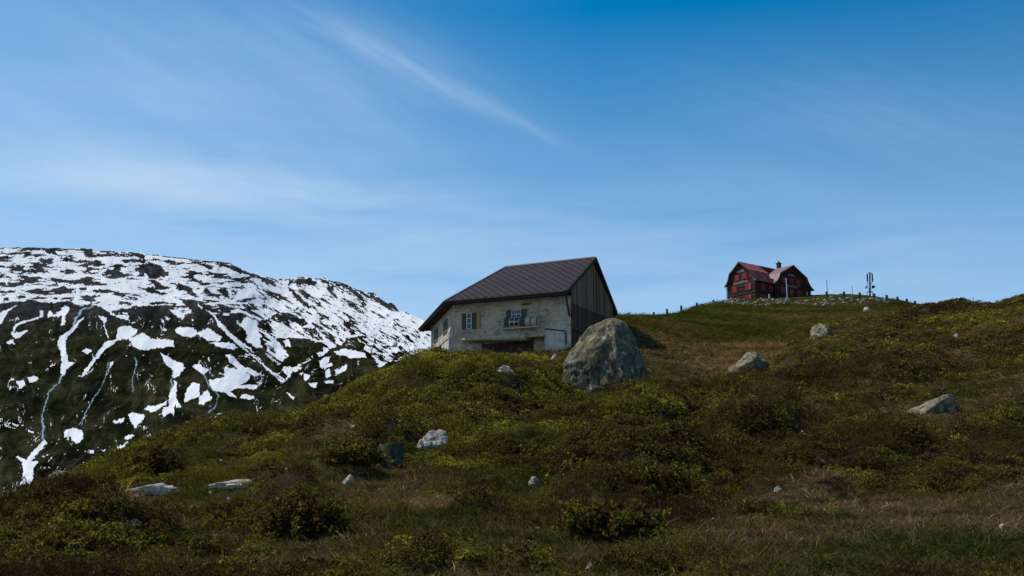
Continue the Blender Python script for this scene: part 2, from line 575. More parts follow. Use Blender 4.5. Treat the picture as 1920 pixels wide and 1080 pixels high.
def m_ground(nt, b):
    P = nt.new('ShaderNodeTexCoord').outputs['Object']
    dry = nt.attr('dry'); S = nt.attr('shrub')
    n1 = nt.noise(P, 3.5, 8, 0.75); n2 = nt.noise(P, 0.6, 5, 0.6); n3 = nt.noise(P, 14.0, 6, 0.7)
    green = nt.ramp(n1, [(0.3, (.018, .030, .006)), (0.55, (.050, .068, .012)), (0.75, (.090, .098, .022))])
    brown = nt.ramp(n1, [(0.3, (.038, .026, .015)), (0.5, (.098, .066, .036)), (0.72, (.19, .130, .075))])
    f = nt.math('MULTIPLY_ADD', nt.math('SUBTRACT', n2, 0.5), 1.6, dry, clamp=True)
    f = nt.math('MULTIPLY_ADD', nt.math('SUBTRACT', n3, 0.5), 1.3, f, clamp=True)
    c = nt.mix(f, green, brown)
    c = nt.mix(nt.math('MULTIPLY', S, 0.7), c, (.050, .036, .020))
    nt.put(b, 'Base Color', c)
    h = nt.math('ADD', nt.math('MULTIPLY', n1, 0.6), nt.math('MULTIPLY', n3, 0.4))
    nt.put(b, 'Normal', nt.bump(h, 0.9, 0.35))


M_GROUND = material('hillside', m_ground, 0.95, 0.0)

# fan-shaped grid: fine near the viewer, coarse far away; apex behind the viewer
APEX = 6.0
vs = np.exp(np.linspace(math.log(2.0), math.log(430.0 + APEX), 760))
us = np.concatenate([np.linspace(-.98, -.56, 40, endpoint=False), np.linspace(-.56, .56, 760), np.linspace(.56, .98, 41)[1:]])
VV, UU = np.meshgrid(vs, us, indexing='ij')
GX = UU * VV; GY = VV - APEX
GZ = ground_z(GX, GY)
GS = shrubness(GX, GY)


def dryness(x, y):
    yy = np.maximum(y, 4.0); u = x / yy; l = np.log(yy)
    b = 0.41 + 0 * u
    for px, cy, ru, rl, w in [(1290, 92, .07, .35, .30), (1480, 98, .08, .3, .25), (1440, 240, .2, .12, -.1), (1210, 150, .07, .35, -.5), (1400, 160, .14, .18, -.05),
                              (1800, 16, .16, .3, .45), (1640, 40, .1, .1, .4), (1500, 14, .14, .2, .25), (1055, 18.5, .03, .15, .45), (690, 20, .1, .12, .3),
                              (1580, 17, .03, .06, -.5), (1330, 30.5, .035, .07, -.9), (330, 19, .12, .12, -.2), (1230, 62, .05, .06, -.4), (1850, 60, .12, .2, .3),
                              (250, 24, .08, .1, .3), (1260, 240, .05, .2, -.3)]:
        b = b + w * np.exp(-((u - uofpx(px)) / ru) ** 2 - ((l - math.log(cy)) / rl) ** 2)
    k = sstep(10, 120, yy)
    return np.clip(b + ((chart_noise(x, y, 3.0, 61) - .5) * (1 - k) + (chart_noise(x, y, 12.0, 62) - .5) * k) * 1.3, 0, 1)


GD = dryness(GX, GY)
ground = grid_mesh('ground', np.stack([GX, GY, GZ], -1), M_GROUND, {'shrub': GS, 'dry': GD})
tag(ground, kind='structure')

# ------------------------------------------------------------------ snow-streaked mountain
SKYLINE = [(-400, 470), (-150, 462), (0, 465), (30, 463.5), (80, 464.5), (130, 466), (170, 466), (182, 470), (240, 472), (300, 479), (360, 486), (430, 493), (460, 507), (472, 512),
           (485, 516), (517, 522.8), (535, 524), (556, 520), (566, 518.4), (581, 520), (597, 522.8), (607, 520.7), (620, 526.7), (636, 528), (649, 532.6), (667, 542), (685, 548.7),
           (701, 549.5), (711, 557.8), (724, 568), (737, 568), (748, 583.7), (763, 585), (794, 600.5), (815, 609.6), (900, 640), (1100, 700)]
def A(*p): return [(x / 4, 440 + y / 4) for x, y in p]
def B(*p): return [(x / 4, 680 + y / 4) for x, y in p]
def C(*p): return [(400 + x / 3.858, 480 + y / 3.858) for x, y in p]


LOWER = A((-1600, 600), (0, 515), (150, 500), (300, 503), (420, 510), (540, 500), (580, 530), (680, 525), (760, 545), (830, 595), (900, 635), (960, 630), (972, 590), (910, 555), (1060, 530), (1250, 530), (1290, 545), (1390, 595),
          (1440, 590), (1430, 560), (1370, 500), (1330, 475), (1450, 490), (1520, 510), (1600, 600), (1700, 610), (1730, 590), (1850, 590), (1830, 640), (1860, 760), (1850, 810), (1920, 830)) + \
        C((250, 610), (300, 660), (345, 665), (330, 610), (300, 560), (350, 600), (400, 660), (390, 720), (470, 790), (520, 740), (540, 720), (500, 660), (445, 600), (540, 590), (700, 600), (790, 630), (795, 680), (740, 700), (700, 750),
          (610, 795), (520, 800), (490, 840), (440, 865), (505, 925), (560, 860), (640, 790), (740, 735), (800, 720), (860, 660), (930, 640), (1060, 650), (1150, 710), (1200, 800), (1300, 760), (1420, 740), (1600, 740)) + [(1200, 720)]
SNOW_TOP = [(1200, 300), (-400, 300)]
DARK = [A((1040, 225), (1130, 205), (1200, 235), (1240, 280), (1275, 285), (1270, 310), (1200, 315), (1180, 335), (1120, 330), (1100, 300), (1050, 280)),
        A((1110, 335), (1160, 340), (1220, 380), (1280, 410), (1210, 415), (1140, 390), (1150, 370)), A((1310, 365), (1350, 360), (1420, 400), (1500, 475), (1440, 465), (1400, 435), (1340, 400)),
        A((910, 185), (1010, 180), (1100, 190), (1090, 210), (1000, 205), (940, 215)), A((640, 105), (690, 108), (700, 160), (660, 172), (630, 150)), A((160, 170), (200, 148), (330, 135), (330, 160), (240, 165)),
        A((330, 205), (500, 185), (700, 200), (640, 215), (520, 210), (440, 190), (360, 208)), A((450, 350), (600, 335), (650, 310), (710, 325), (700, 370), (560, 375)), A((175, 430), (240, 408), (350, 405), (230, 445)),
        A((330, 430), (400, 405), (480, 390), (560, 405), (540, 440), (400, 440)), A((590, 395), (655, 395), (650, 420), (600, 420)), A((680, 415), (780, 410), (900, 430), (900, 445), (720, 435)),
        A((20, 380), (110, 360), (190, 358), (180, 378), (80, 388)), A((140, 335), (200, 326), (380, 345), (260, 350)), A((-40, 320), (100, 310), (90, 326), (-40, 328)), A((-60, 425), (130, 425), (110, 437), (0, 440)),
        A((620, 285), (660, 255), (760, 255), (680, 275), (640, 290)), A((757, 290), (810, 290), (803, 306), (765, 305)), A((260, 262), (280, 237), (310, 242), (330, 255), (375, 285), (330, 292)), A((80, 235), (160, 222), (150, 238), (90, 243)),
        A((-40, 142), (80, 138), (60, 150), (-40, 154)), A((600, 455), (700, 465), (715, 495), (690, 520), (640, 495)), A((380, 480), (450, 462), (430, 485)), A((520, 485), (560, 480), (545, 505)), A((30, 480), (70, 472), (60, 500), (20, 500)),
        A((1020, 400), (1100, 392), (1200, 430), (1190, 440), (1150, 438)), A((1400, 195), (1440, 205), (1600, 235), (1600, 260), (1520, 235)), A((1640, 220), (1760, 235), (1820, 280), (1800, 300), (1720, 260)), A((1640, 300), (1740, 320), (1730, 332), (1650, 315)),
        A((1640, 400), (1700, 400), (1720, 460), (1690, 478)), A((1515, 425), (1540, 395), (1660, 480), (1650, 490), (1580, 445)), A((1730, 420), (1790, 415), (1760, 450)), A((1400, 345), (1460, 330), (1520, 345), (1510, 358), (1420, 352)),
        A((1830, 310), (1900, 355), (1880, 365)), A((950, 125), (1050, 135), (1100, 175), (1080, 190), (1000, 150)), A((840, 150), (960, 148), (1000, 160), (860, 160)), A((740, 122), (880, 125), (880, 135), (760, 132)), A((1230, 155), (1310, 175), (1320, 182), (1240, 170)),
        A((320, 100), (380, 98), (450, 165), (400, 150), (340, 130)), A((420, 105), (560, 102), (560, 112), (440, 114)), A((100, 94), (280, 96), (280, 103), (110, 100)), A((450, 170), (500, 165), (520, 200), (470, 195)),
        A((1630, 520), (1680, 530), (1720, 580), (1680, 580)), A((1540, 530), (1570, 530), (1620, 575), (1600, 580)), A((1780, 545), (1850, 550), (1860, 575), (1800, 570)),
        C((305, 470), (400, 452), (470, 412), (560, 408), (640, 450), (700, 490), (650, 500), (590, 475), (540, 490), (500, 470), (490, 500), (430, 470), (410, 500), (440, 545), (350, 550)),
        C((640, 520), (740, 510), (760, 570), (810, 615), (740, 600), (680, 560)), C((530, 222), (600, 260), (700, 370), (690, 385), (600, 320), (560, 270)), C((730, 400), (840, 440), (840, 470), (790, 460)),
        C((740, 505), (820, 540), (870, 590), (895, 640), (860, 630), (790, 560)), C((340, 235), (430, 265), (540, 300), (530, 315), (440, 290), (380, 260)), C((930, 640), (960, 600), (1080, 570), (1120, 575), (1095, 685), (1060, 660), (1020, 640)),
        C((1150, 600), (1180, 600), (1172, 660), (1140, 682), (1155, 640)), C((1260, 720), (1340, 685), (1420, 720), (1300, 760)), C((1180, 705), (1245, 725), (1220, 760), (1190, 730)), C((1210, 640), (1330, 650), (1240, 668)),
        C((1120, 268), (1160, 268), (1200, 300), (1250, 340), (1300, 338), (1345, 400), (1280, 400), (1200, 350), (1150, 320)), C((590, 180), (640, 165), (700, 160), (760, 190), (750, 215), (680, 205), (600, 205)), C((780, 165), (840, 180), (830, 195), (790, 190)),
        C((820, 240), (870, 205), (860, 262), (830, 255)), C((870, 190), (960, 203), (1020, 240), (1080, 300), (1110, 345), (1040, 305), (980, 250), (900, 215)), C((60, 60), (170, 70), (260, 120), (340, 140), (450, 190), (440, 205), (300, 150), (220, 130), (120, 90)),
        C((220, 145), (290, 190), (250, 180)), C((30, 235), (100, 250), (120, 290), (80, 300)), C((900, 480), (960, 520), (1050, 575), (1000, 572), (930, 530)), C((960, 340), (1000, 345), (1000, 370), (970, 360)), C((545, 375), (610, 375), (600, 390), (550, 388)),
        C((20, 350), (60, 350), (120, 400), (80, 405)), C((210, 350), (300, 355), (340, 390), (250, 385)), C((850, 500), (900, 540), (850, 540)), C((550, 170), (590, 175), (560, 220), (545, 215)), C((620, 250), (700, 290), (690, 310), (640, 280)),
        C((160, 650), (230, 640), (300, 690), (430, 860), (560, 1060), (300, 1060), (60, 1000), (-60, 900), (0, 700))]
SNOW = [A((370, 565), (400, 600), (450, 575), (480, 535), (520, 535), (525, 570), (490, 605), (485, 680), (455, 685), (470, 610), (400, 615), (350, 625)), A((305, 570), (328, 575), (330, 620), (200, 650), (130, 690), (100, 735), (200, 718), (222, 722), (150, 765), (110, 785), (85, 735), (120, 670), (200, 635), (300, 618)),
        A((-60, 620), (60, 560), (130, 520), (60, 580), (20, 650), (-60, 740)), A((50, 803), (90, 790), (113, 820), (60, 822)), A((600, 640), (635, 612), (620, 640), (560, 710), (500, 770), (490, 800), (502, 900), (522, 975), (568, 958), (500, 1010), (475, 1060), (455, 1080), (470, 1000), (455, 900), (435, 800), (450, 765), (520, 720), (560, 670)),
        A((738, 605), (800, 618), (802, 650), (780, 665), (818, 780), (808, 782), (770, 650)), A((640, 1000), (700, 930), (760, 850), (800, 800), (870, 790), (880, 700), (930, 680), (1033, 705), (1010, 750), (960, 785), (890, 790), (840, 830), (760, 890), (700, 960), (660, 1030), (610, 1075)),
        A((968, 780), (1080, 735), (1130, 780), (1300, 788), (1305, 840), (1200, 850), (1060, 868), (1000, 840)), A((610, 870), (650, 850), (692, 870), (660, 890)), A((1270, 560), (1340, 560), (1388, 605), (1370, 638), (1310, 600)), A((1235, 608), (1283, 630), (1260, 642)), A((1212, 635), (1235, 640), (1232, 670), (1212, 655)),
        A((1193, 688), (1258, 715), (1240, 727)), A((1310, 715), (1350, 693), (1450, 700), (1480, 735), (1560, 705), (1665, 770), (1640, 800), (1540, 790), (1480, 745), (1420, 770), (1340, 748)), A((1570, 813), (1650, 805), (1750, 815), (1785, 850), (1730, 862), (1640, 838)),
        A((1545, 568), (1600, 590), (1655, 660), (1745, 750), (1830, 815), (1925, 895)) + C((200, 640), (300, 730), (400, 810), (470, 862), (440, 868), (370, 800), (280, 725), (150, 610)) + A((1920, 930), (1800, 835), (1700, 748), (1640, 680), (1600, 610)),
        A((1200, 890), (1290, 930), (1395, 1000), (1340, 1050), (1310, 1080), (1290, 1060), (1310, 1020), (1250, 980)), A((1440, 985), (1490, 972), (1560, 1012), (1530, 1045), (1480, 1018)), A((1685, 898), (1745, 905), (1800, 970), (1920, 1028), (1920, 1052), (1780, 988), (1730, 952)),
        A((820, 960), (848, 948), (836, 990), (822, 1003)), A((1480, 508), (1523, 550), (1510, 558), (1488, 530)), A((1800, 680), (1830, 625), (1920, 640), (1960, 850), (1840, 800), (1860, 760), (1820, 700)),
        B((460, 0), (570, 0), (500, 50), (470, 90), (455, 80)), B((330, 580), (352, 600), (270, 700), (240, 735), (287, 740), (250, 800), (245, 890), (270, 905), (200, 915), (130, 930), (165, 880), (175, 800), (160, 750), (120, 700), (200, 735), (240, 670)), B((123, 140), (170, 132), (192, 165), (150, 192)), B((205, 110), (260, 102), (288, 120), (245, 152), (215, 147)),
        B((487, 510), (540, 487), (620, 510), (618, 580), (575, 608), (540, 580), (530, 555), (478, 560)), B((840, 435), (930, 418), (932, 440), (870, 455)), B((962, 390), (1000, 372), (1083, 395), (1062, 450), (1010, 490), (990, 450)), B((1088, 352), (1110, 320), (1180, 320), (1253, 282), (1252, 312), (1150, 373)),
        B((1250, 0), (1370, 0), (1383, 50), (1340, 75), (1300, 60)), B((1290, 190), (1310, 138), (1327, 150), (1322, 270), (1363, 330), (1330, 335), (1310, 312), (1300, 400), (1280, 370), (1220, 410), (1213, 380), (1230, 340), (1270, 330), (1263, 260)), B((1388, 220), (1440, 148), (1498, 160), (1493, 260), (1440, 275), (1383, 297)),
        B((1495, 260), (1550, 203), (1593, 265), (1520, 318), (1495, 312)), B((1620, 130), (1690, 130), (1680, 48), (1760, 38), (1875, 100), (1800, 168), (1925, 165), (1925, 200), (1800, 192), (1720, 212), (1785, 262), (1720, 250), (1680, 220), (1600, 217), (1590, 200), (1670, 195), (1740, 160), (1640, 162)), B((1797, 258), (1850, 232), (1905, 265), (1860, 278)),
        B((807, 705), (860, 648), (960, 588), (962, 607), (880, 672), (818, 728)), B((928, 567), (970, 538), (1012, 543), (960, 577)), B((668, 660), (700, 653), (707, 680), (675, 682)), B((766, 655), (788, 655), (785, 668), (768, 668)), B((30, 465), (70, 475), (40, 487)),
        C((870, 690), (950, 670), (1100, 705), (1105, 735), (1000, 735), (900, 718)), C((760, 760), (850, 722), (840, 770), (780, 812)), C((780, 800), (860, 770), (860, 795), (800, 815)), C((880, 830), (965, 785), (960, 830), (890, 858)), C((650, 850), (700, 858), (690, 890), (660, 898)), C((690, 920), (755, 908), (745, 948), (710, 955)),
        C((800, 910), (862, 893), (862, 916), (810, 924)), C((805, 830), (840, 815), (850, 870), (820, 880)), C((500, 620), (550, 600), (560, 660), (520, 650)), C((620, 845), (650, 845), (640, 860)), C((525, 990), (540, 990), (582, 1025), (570, 1032)), C((440, 660), (520, 680), (530, 710), (460, 730)),
        C((85, 712), (150, 720), (160, 765), (300, 845), (370, 862), (300, 868), (200, 830), (120, 770)), C((80, 805), (180, 812), (268, 865), (240, 910), (180, 940), (300, 930), (318, 960), (200, 958), (150, 960), (0, 980), (-40, 900), (100, 870)), C((190, 1020), (230, 995), (298, 1022), (270, 1042))]
STREAMS = [(B((470, 90), (440, 150), (400, 190), (370, 220), (345, 300), (320, 380), (315, 440), (328, 490), (318, 560), (330, 590)), 1.0), (A((620, 560), (590, 600), (560, 650), (545, 700), (480, 780)), 1.6), (A((1015, 925), (1023, 980), (1000, 1050), (990, 1090), (995, 1180)), .6),
           (B((1305, 60), (1290, 130), (1280, 200)), .9), (A((810, 960), (800, 1040), (770, 1120)) + B((700, 270), (640, 380), (610, 470)), .45), (A((690, 480), (700, 540), (620, 560)), .8), (B((1530, 90), (1570, 180), (1640, 250), (1620, 330), (1560, 380)), .5), (B((1600, 100), (1580, 70), (1560, 40)), .5)]


def inside(px, py, poly):
    r = np.zeros(px.shape, bool)
    xs = [p[0] for p in poly]; ys = [p[1] for p in poly]
    sel = (px > min(xs)) & (px < max(xs)) & (py > min(ys)) & (py < max(ys))
    if not sel.any():
        return r
    a, b = px[sel], py[sel]; q = np.zeros(a.shape, bool)
    j = len(poly) - 1
    for i in range(len(poly)):
        xi, yi = poly[i]; xj, yj = poly[j]
        if yi != yj:
            c = ((yi > b) != (yj > b)) & (a < (xj - xi) * (b - yi) / (yj - yi) + xi)
            q ^= c
        j = i
    r[sel] = q
    return r


def seg_dist(px, py, pts):
    d = np.full(px.shape, 1e9)
    for (x0, y0), (x1, y1) in zip(pts[:-1], pts[1:]):
        t = np.clip(((px - x0) * (x1 - x0) + (py - y0) * (y1 - y0)) / ((x1 - x0) ** 2 + (y1 - y0) ** 2), 0, 1)
        d = np.minimum(d, np.hypot(px - x0 - t * (x1 - x0), py - y0 - t * (y1 - y0)))
    return d


cols = np.concatenate([np.linspace(-400, -10, 130, endpoint=False), np.linspace(-10, 830, 1000), np.linspace(832, 1100, 60)])
sx = np.array([p[0] for p in SKYLINE]); sy = np.array([p[1] for p in SKYLINE])
top = np.interp(cols, sx, sy) + (fbm(cols / 9, cols * 0, 71, 4) - .5) * 3.0
rows = np.linspace(0, 1, 420)
QX = np.repeat(cols[None], len(rows), 0)
QY = 985 + (top[None] - 985) * rows[:, None]
wx = QX + (fbm(QX / 11, QY / 7, 81, 5, .72) - .5) * 14; wy = QY + (fbm(QX / 11, QY / 7, 82, 5, .72) - .5) * 10
snow = inside(wx, wy, LOWER + SNOW_TOP)
rt = sstep(380, 560, QX)


def streaks(la, lc, seed, octv):
    """patches drawn out level on the left, down to the right on the right"""
    ca, sa = math.cos(.55), math.sin(.55)
    lev = fbm(QX / la, QY / lc, seed, octv, .6)
    dia = fbm((QX * ca + QY * sa) / la, (QY * ca - QX * sa) / lc, seed + 7, octv, .6)
    w = rt + (vnoise(QX / 25, QY / 25, seed + 3) - .5) * .5
    return np.where(w > .5, dia, lev)


st = streaks(26, 5.0, 90, 5)
dens = sstep(610, 470, QY - rt * 60)
snow &= ~(st > 0.615 - .03 * dens - .02 * (1 - rt))
st2 = streaks(9, 2.2, 95, 4)
patchy = np.exp(-((QX - 740) / 70) ** 2 - ((QY - 640) / 32) ** 2) + .5 * np.exp(-((QX - 660) / 60) ** 2 - ((QY - 560) / 30) ** 2)
snow &= ~(st2 > 0.735 - .15 * patchy)
dark = np.zeros(snow.shape, bool)
for pg in DARK:
    dark |= inside(wx, wy, pg)
dark |= (QY < top[None] + 1.6 + 3 * (fbm(QX / 14, QX * 0, 99, 3) - .4)) & (vnoise(QX / 7, QY * 0, 98) > .48)
snow &= ~dark
snow |= (st2 < .33) & (rt > .3) & dark & (QY > 560) & (QY < 680)
wx2 = QX + (fbm(QX / 7, QY / 7, 83, 5, .75) - .5) * 8; wy2 = QY + (fbm(QX / 7, QY / 7, 84, 5, .75) - .5) * 8
for pg in SNOW:
    snow |= inside(wx2, wy2, pg)
crumbs = (fbm(QX / 5 + QY / 9, QY / 4, 111, 3, .6) > .86) & (fbm(QX / 60, QY / 50, 112, 2) > .5)
snow |= crumbs
snow &= ~((streaks(5, 1.6, 113, 3) > .86) & (QX > 250))
low_ = sstep(575, 640, QY)
rw = (fbm(QX / 60, QY / 60, 124, 3) - .5) * 90
rid = 1 - np.abs(2 * fbm((QX + QY * .40 + rw) / 19, (QY - QX * .3) / 60, 121, 4, .6) - 1)
snow |= (rid > .984) & (fbm(QX / 26, QY / 26, 122, 3) > .60) & (low_ > .2)
snowf = snow.astype(float)
strm = np.zeros(snow.shape)
for pts, w in STREAMS:
    strm = np.maximum(strm, sstep(w * 1.3 + .5, w * .3, seg_dist(wx2, wy2, pts) + (vnoise(QX / 3, QY / 3, 85) - .5) * 1.6 * w))
# distance of each point of the face, then relief along it
tt = (985 - QY) / 520.0
dist = 1700 + 800 * tt + 120 * rt * tt + 100 * tt ** 2
gul = fbm(QX / 90 + tt * 2, QY / 120, 101, 4, .4)
ridged = 1 - np.abs(2 * fbm((QX + QY * .5) / 38, (QY - QX * .3) / 70, 105, 4, .42) - 1)
dist = dist * (1 + (gul - .5) * .012 - (ridged - .8) * .0035 + (fbm(QX / 14, QY / 11, 107, 3, .5) - .5) * .0006)
VD = np.stack([QX - 960, FPX * CA - SA * (540 - QY), FPX * SA + CA * (540 - QY)], -1)
MV = VD / VD[..., 1:2] * dist[..., None]
# far side falling away behind the skyline
back = []
for k in range(1, 9):
    p = MV[-1].copy(); p[:, 1] += 120 * k; p[:, 0] *= 1 + .03 * k; p[:, 2] -= 12 * k * k; back.append(p)
foot = []
for k in range(6, 0, -1):
    p = MV[0].copy(); p[:, 1] -= 90 * k; p[:, 2] -= 70 * k; foot.append(p)
MV = np.concatenate([np.array(foot), MV, np.array(back)], 0)
pad = lambda a: np.concatenate([np.repeat(a[:1], 6, 0), a, np.repeat(a[-1:], 8, 0)], 0)


def m_mountain(nt, b):
    P = nt.new('ShaderNodeTexCoord').outputs['Object']
    n1 = nt.noise(P, 0.012, 9, 0.68); n2 = nt.noise(P, 0.05, 6, 0.7); n3 = nt.noise(P, 0.004, 4, 0.5)
    heath = nt.ramp(n1, [(0.38, (.005, .006, .003)), (0.5, (.020, .021, .008)), (0.6, (.040, .037, .016)), (.7, (.085, .062, .042))])
    rock = nt.ramp(n2, [(0.35, (.030, .030, .034)), (0.65, (.085, .080, .082))])
    hi = nt.attr('high')
    c = nt.mix(nt.math('MULTIPLY', hi, .8), heath, rock)
    earth = nt.ramp(nt.noise(P, 0.02, 7, 0.75), [(0.56, 0.0), (0.66, .8)])
    c = nt.mix(nt.math('MULTIPLY', earth, nt.ramp(n3, [(.45, 0.), (.6, 1.)])), c, (.115, .078, .058))
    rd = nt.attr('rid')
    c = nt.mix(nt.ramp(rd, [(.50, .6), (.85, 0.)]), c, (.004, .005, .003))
    c = nt.mix(nt.math('MULTIPLY', nt.ramp(rd, [(.90, 0.), (.98, .55)]), nt.ramp(n2, [(.4, 0.), (.6, 1.)])), c, (.085, .066, .048))
    s = nt.attr('snow')
    s2 = nt.math('MULTIPLY_ADD', nt.math('SUBTRACT', n2, .5), .5, s)
    sn = nt.ramp(s2, [(0.34, 0.0), (0.62, 1.0)])
    sc = nt.ramp(n1, [(0.3, (.76, .735, .72)), (0.5, (.85, .82, .80)), (0.7, (.89, .86, .83))])
    c = nt.mix(sn, c, sc)
    c = nt.mix(nt.math('MULTIPLY', nt.attr('stream'), .8), c, (.42, .52, .62))
    nt.put(b, 'Base Color', c)
    nt.put(b, 'Normal', nt.bump(nt.noise(P, 0.03, 9, 0.65), nt.math('MULTIPLY_ADD', sn, -.8, .9), 12.0))


M_MOUNT = material('mountain face', m_mountain, 0.9, 0.0)
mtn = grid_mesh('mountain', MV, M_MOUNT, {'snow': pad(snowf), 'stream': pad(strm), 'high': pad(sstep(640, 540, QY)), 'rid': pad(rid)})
tag(mtn, kind='structure')

# ------------------------------------------------------------------ weathered house
V3 = lambda *a: np.array(a, float)
unit = lambda v: v / np.linalg.norm(v)
UP = V3(0, 0, 1)
ZE = 16.85
EA, EB, EC, ED = (at_z(834, 567, ZE), at_z(1060, 548, ZE), at_z(1155, 588, ZE), at_z(787, 618, ZE))
fa = unit(EB - EA)                       # along the front, towards the gable end
fn = V3(fa[1], -fa[0], 0)                # out of the front
gb = unit(EC - EB)                       # along the gable end, away from the viewer
_mid = (EB + EC) / 2
_d = ray(1115, 485)
ridge_y = (_mid[1])
RE = _d * (ridge_y / _d[1])
ZR = RE[2]
RF = at_z(948, 503, ZR)
OV = 0.95
WP = EB + gb * OV * 1.05                  # a point of the front wall, at its right corner


def FW(px, py, off=0.0):
    """point of the front wall seen at this place, off metres in front of it"""
    p0 = WP + fn * off
    return on_plane(px, py, p0, fn)


def fl(px, py):
    p = FW(px, py) - WP
    return float(np.dot(p, fa)), float(p[2] + WP[2])


def fpt(s_, z, off=0.0):
    p = WP + fa * s_ + fn * off
    return V3(p[0], p[1], z)


S_R = 0.0
S_L = fl(850, 620)[0]
lw = unit(ED - EA)                        # along the left wing, away from the viewer
ln = V3(-lw[1], lw[0], 0)
if ln[0] > 0: ln = -ln
LP = fpt(S_L, 0)


def LW(px, py, off=0.0):
    return on_plane(px, py, LP + ln * off, ln)


L_END = float(np.dot(LW(811, 640) - LP, lw))
print('house', 'A', EA, 'B', EB, 'C', EC, 'D', ED, 'E', RE, 'F', RF, 'S_L', S_L, 'L_END', L_END, 'dirs', fa, gb, lw)


def lpt(t, z, off=0.0):
    p = LP + lw * t + ln * off
    return V3(p[0], p[1], z)


def m_wall(nt, b):
    P = nt.new('ShaderNodeTexCoord').outputs['Object']
    n1 = nt.noise(P, 0.9, 6, 0.6); n2 = nt.noise(nt.mapping(P, (1, 1, 2.6)), 2.6, 8, 0.75, 0.4); n3 = nt.noise(P, 9, 6, 0.7)
    c = nt.ramp(n1, [(0.3, (.27, .21, .14)), (0.5, (.42, .335, .225)), (0.7, (.52, .41, .29))])
    stain = nt.math('MULTIPLY', nt.ramp(n2, [(0.50, 0.0), (0.61, 0.9)]), nt.ramp(nt.noise(P, .7, 3, .5), [(.40, .25), (.56, 1.)]))
    c = nt.mix(stain, c, (.085, .08, .06))
    drip = nt.ramp(nt.noise(nt.mapping(P, (5, 5, .5)), 1.4, 5, 0.6), [(0.5, 0.0), (0.75, 0.6)])
    c = nt.mix(drip, c, (.20, .185, .15))
    mould = nt.ramp(nt.noise(P, 1.7, 5, 0.6), [(0.55, 0.0), (0.7, 0.5)])
    c = nt.mix(mould, c, (.25, .27, .19))
    nt.put(b, 'Base Color', c)
    nt.put(b, 'Normal', nt.bump(nt.math('ADD', n3, n2), 0.5, 0.03))


def m_white(nt, b):
    P = nt.new('ShaderNodeTexCoord').outputs['Object']
    n1 = nt.noise(P, 1.6, 7, 0.65); n2 = nt.noise(P, 6, 6, 0.7)
    c = nt.ramp(n1, [(0.3, (.24, .20, .16)), (0.5, (.42, .36, .30)), (0.7, (.58, .51, .43))])
    c = nt.mix(nt.ramp(n2, [(0.5, 0.0), (0.7, .5)]), c, (.25, .24, .22))
    nt.put(b, 'Base Color', c)
    nt.put(b, 'Normal', nt.bump(n2, 0.4, 0.02))


def m_tiles(nt, b):
    uv = nt.new('ShaderNodeUVMap').outputs[0]
    sp = nt.new('ShaderNodeSeparateXYZ'); nt.put(sp, 0, uv)
    s_, t = sp.outputs[0], sp.outputs[1]
    k = math.pi / 0.34
    w = nt.math('MULTIPLY', nt.math('SINE', nt.math('MULTIPLY', s_, k)), nt.math('SINE', nt.math('MULTIPLY', t, k * .95)))
    dots = nt.ramp(w, [(0.30, 0.0), (0.48, 1.0)])
    P = nt.new('ShaderNodeTexCoord').outputs['Object']
    n1 = nt.noise(P, 0.7, 4, 0.6); n2 = nt.noise(P, 11, 3, 0.7)
    c = nt.ramp(n2, [(0.3, (.030, .024, .030)), (0.5, (.050, .040, .048)), (0.7, (.078, .066, .076))])
    c = nt.mix(nt.ramp(n1, [(0.4, 0.0), (0.7, .35)]), c, (.075, .052, .046))
    c = nt.mix(nt.math('MULTIPLY', dots, .85), c, (.008, .006, .008))
    nt.put(b, 'Base Color', c)
    seam = nt.math('FRACT', nt.math('MULTIPLY', t, .95 / .34))
    nt.put(b, 'Normal', nt.bump(nt.math('ADD', nt.math('MULTIPLY', dots, -.6), seam), 0.6, 0.025))


def boards(name, c0, c1, width, axis_z=True):
    def f(nt, b):
        uv = nt.new('ShaderNodeUVMap').outputs[0]
        sp = nt.new('ShaderNodeSeparateXYZ'); nt.put(sp, 0, uv)
        a = nt.math('DIVIDE', sp.outputs[0 if axis_z else 1], width)
        edge = nt.math('ABSOLUTE', nt.math('SUBTRACT', nt.math('FRACT', a), 0.5))
        gap = nt.ramp(edge, [(0.42, 0.0), (0.48, 1.0)])
        wn = nt.new('ShaderNodeTexWhiteNoise', noise_dimensions='1D'); nt.put(wn, 'W', nt.math('FLOOR', a))
        sc = (8, .8, 1) if axis_z else (.8, 8, 1)
        gr = nt.noise(nt.mapping(uv, sc), 2.0, 7, 0.7)
        v = nt.math('ADD', nt.math('MULTIPLY', gr, .6), nt.math('MULTIPLY', wn.outputs[0], .4))
        c = nt.ramp(v, [(0.25, c0), (0.75, c1)])
        c = nt.mix(gap, c, tuple(k * .2 for k in c0))
        nt.put(b, 'Base Color', c)
        nt.put(b, 'Normal', nt.bump(nt.math('ADD', nt.math('MULTIPLY', gap, -1.0), nt.math('MULTIPLY', gr, .3)), 0.6, 0.02))
    return material(name, f, 0.9, 0.15)


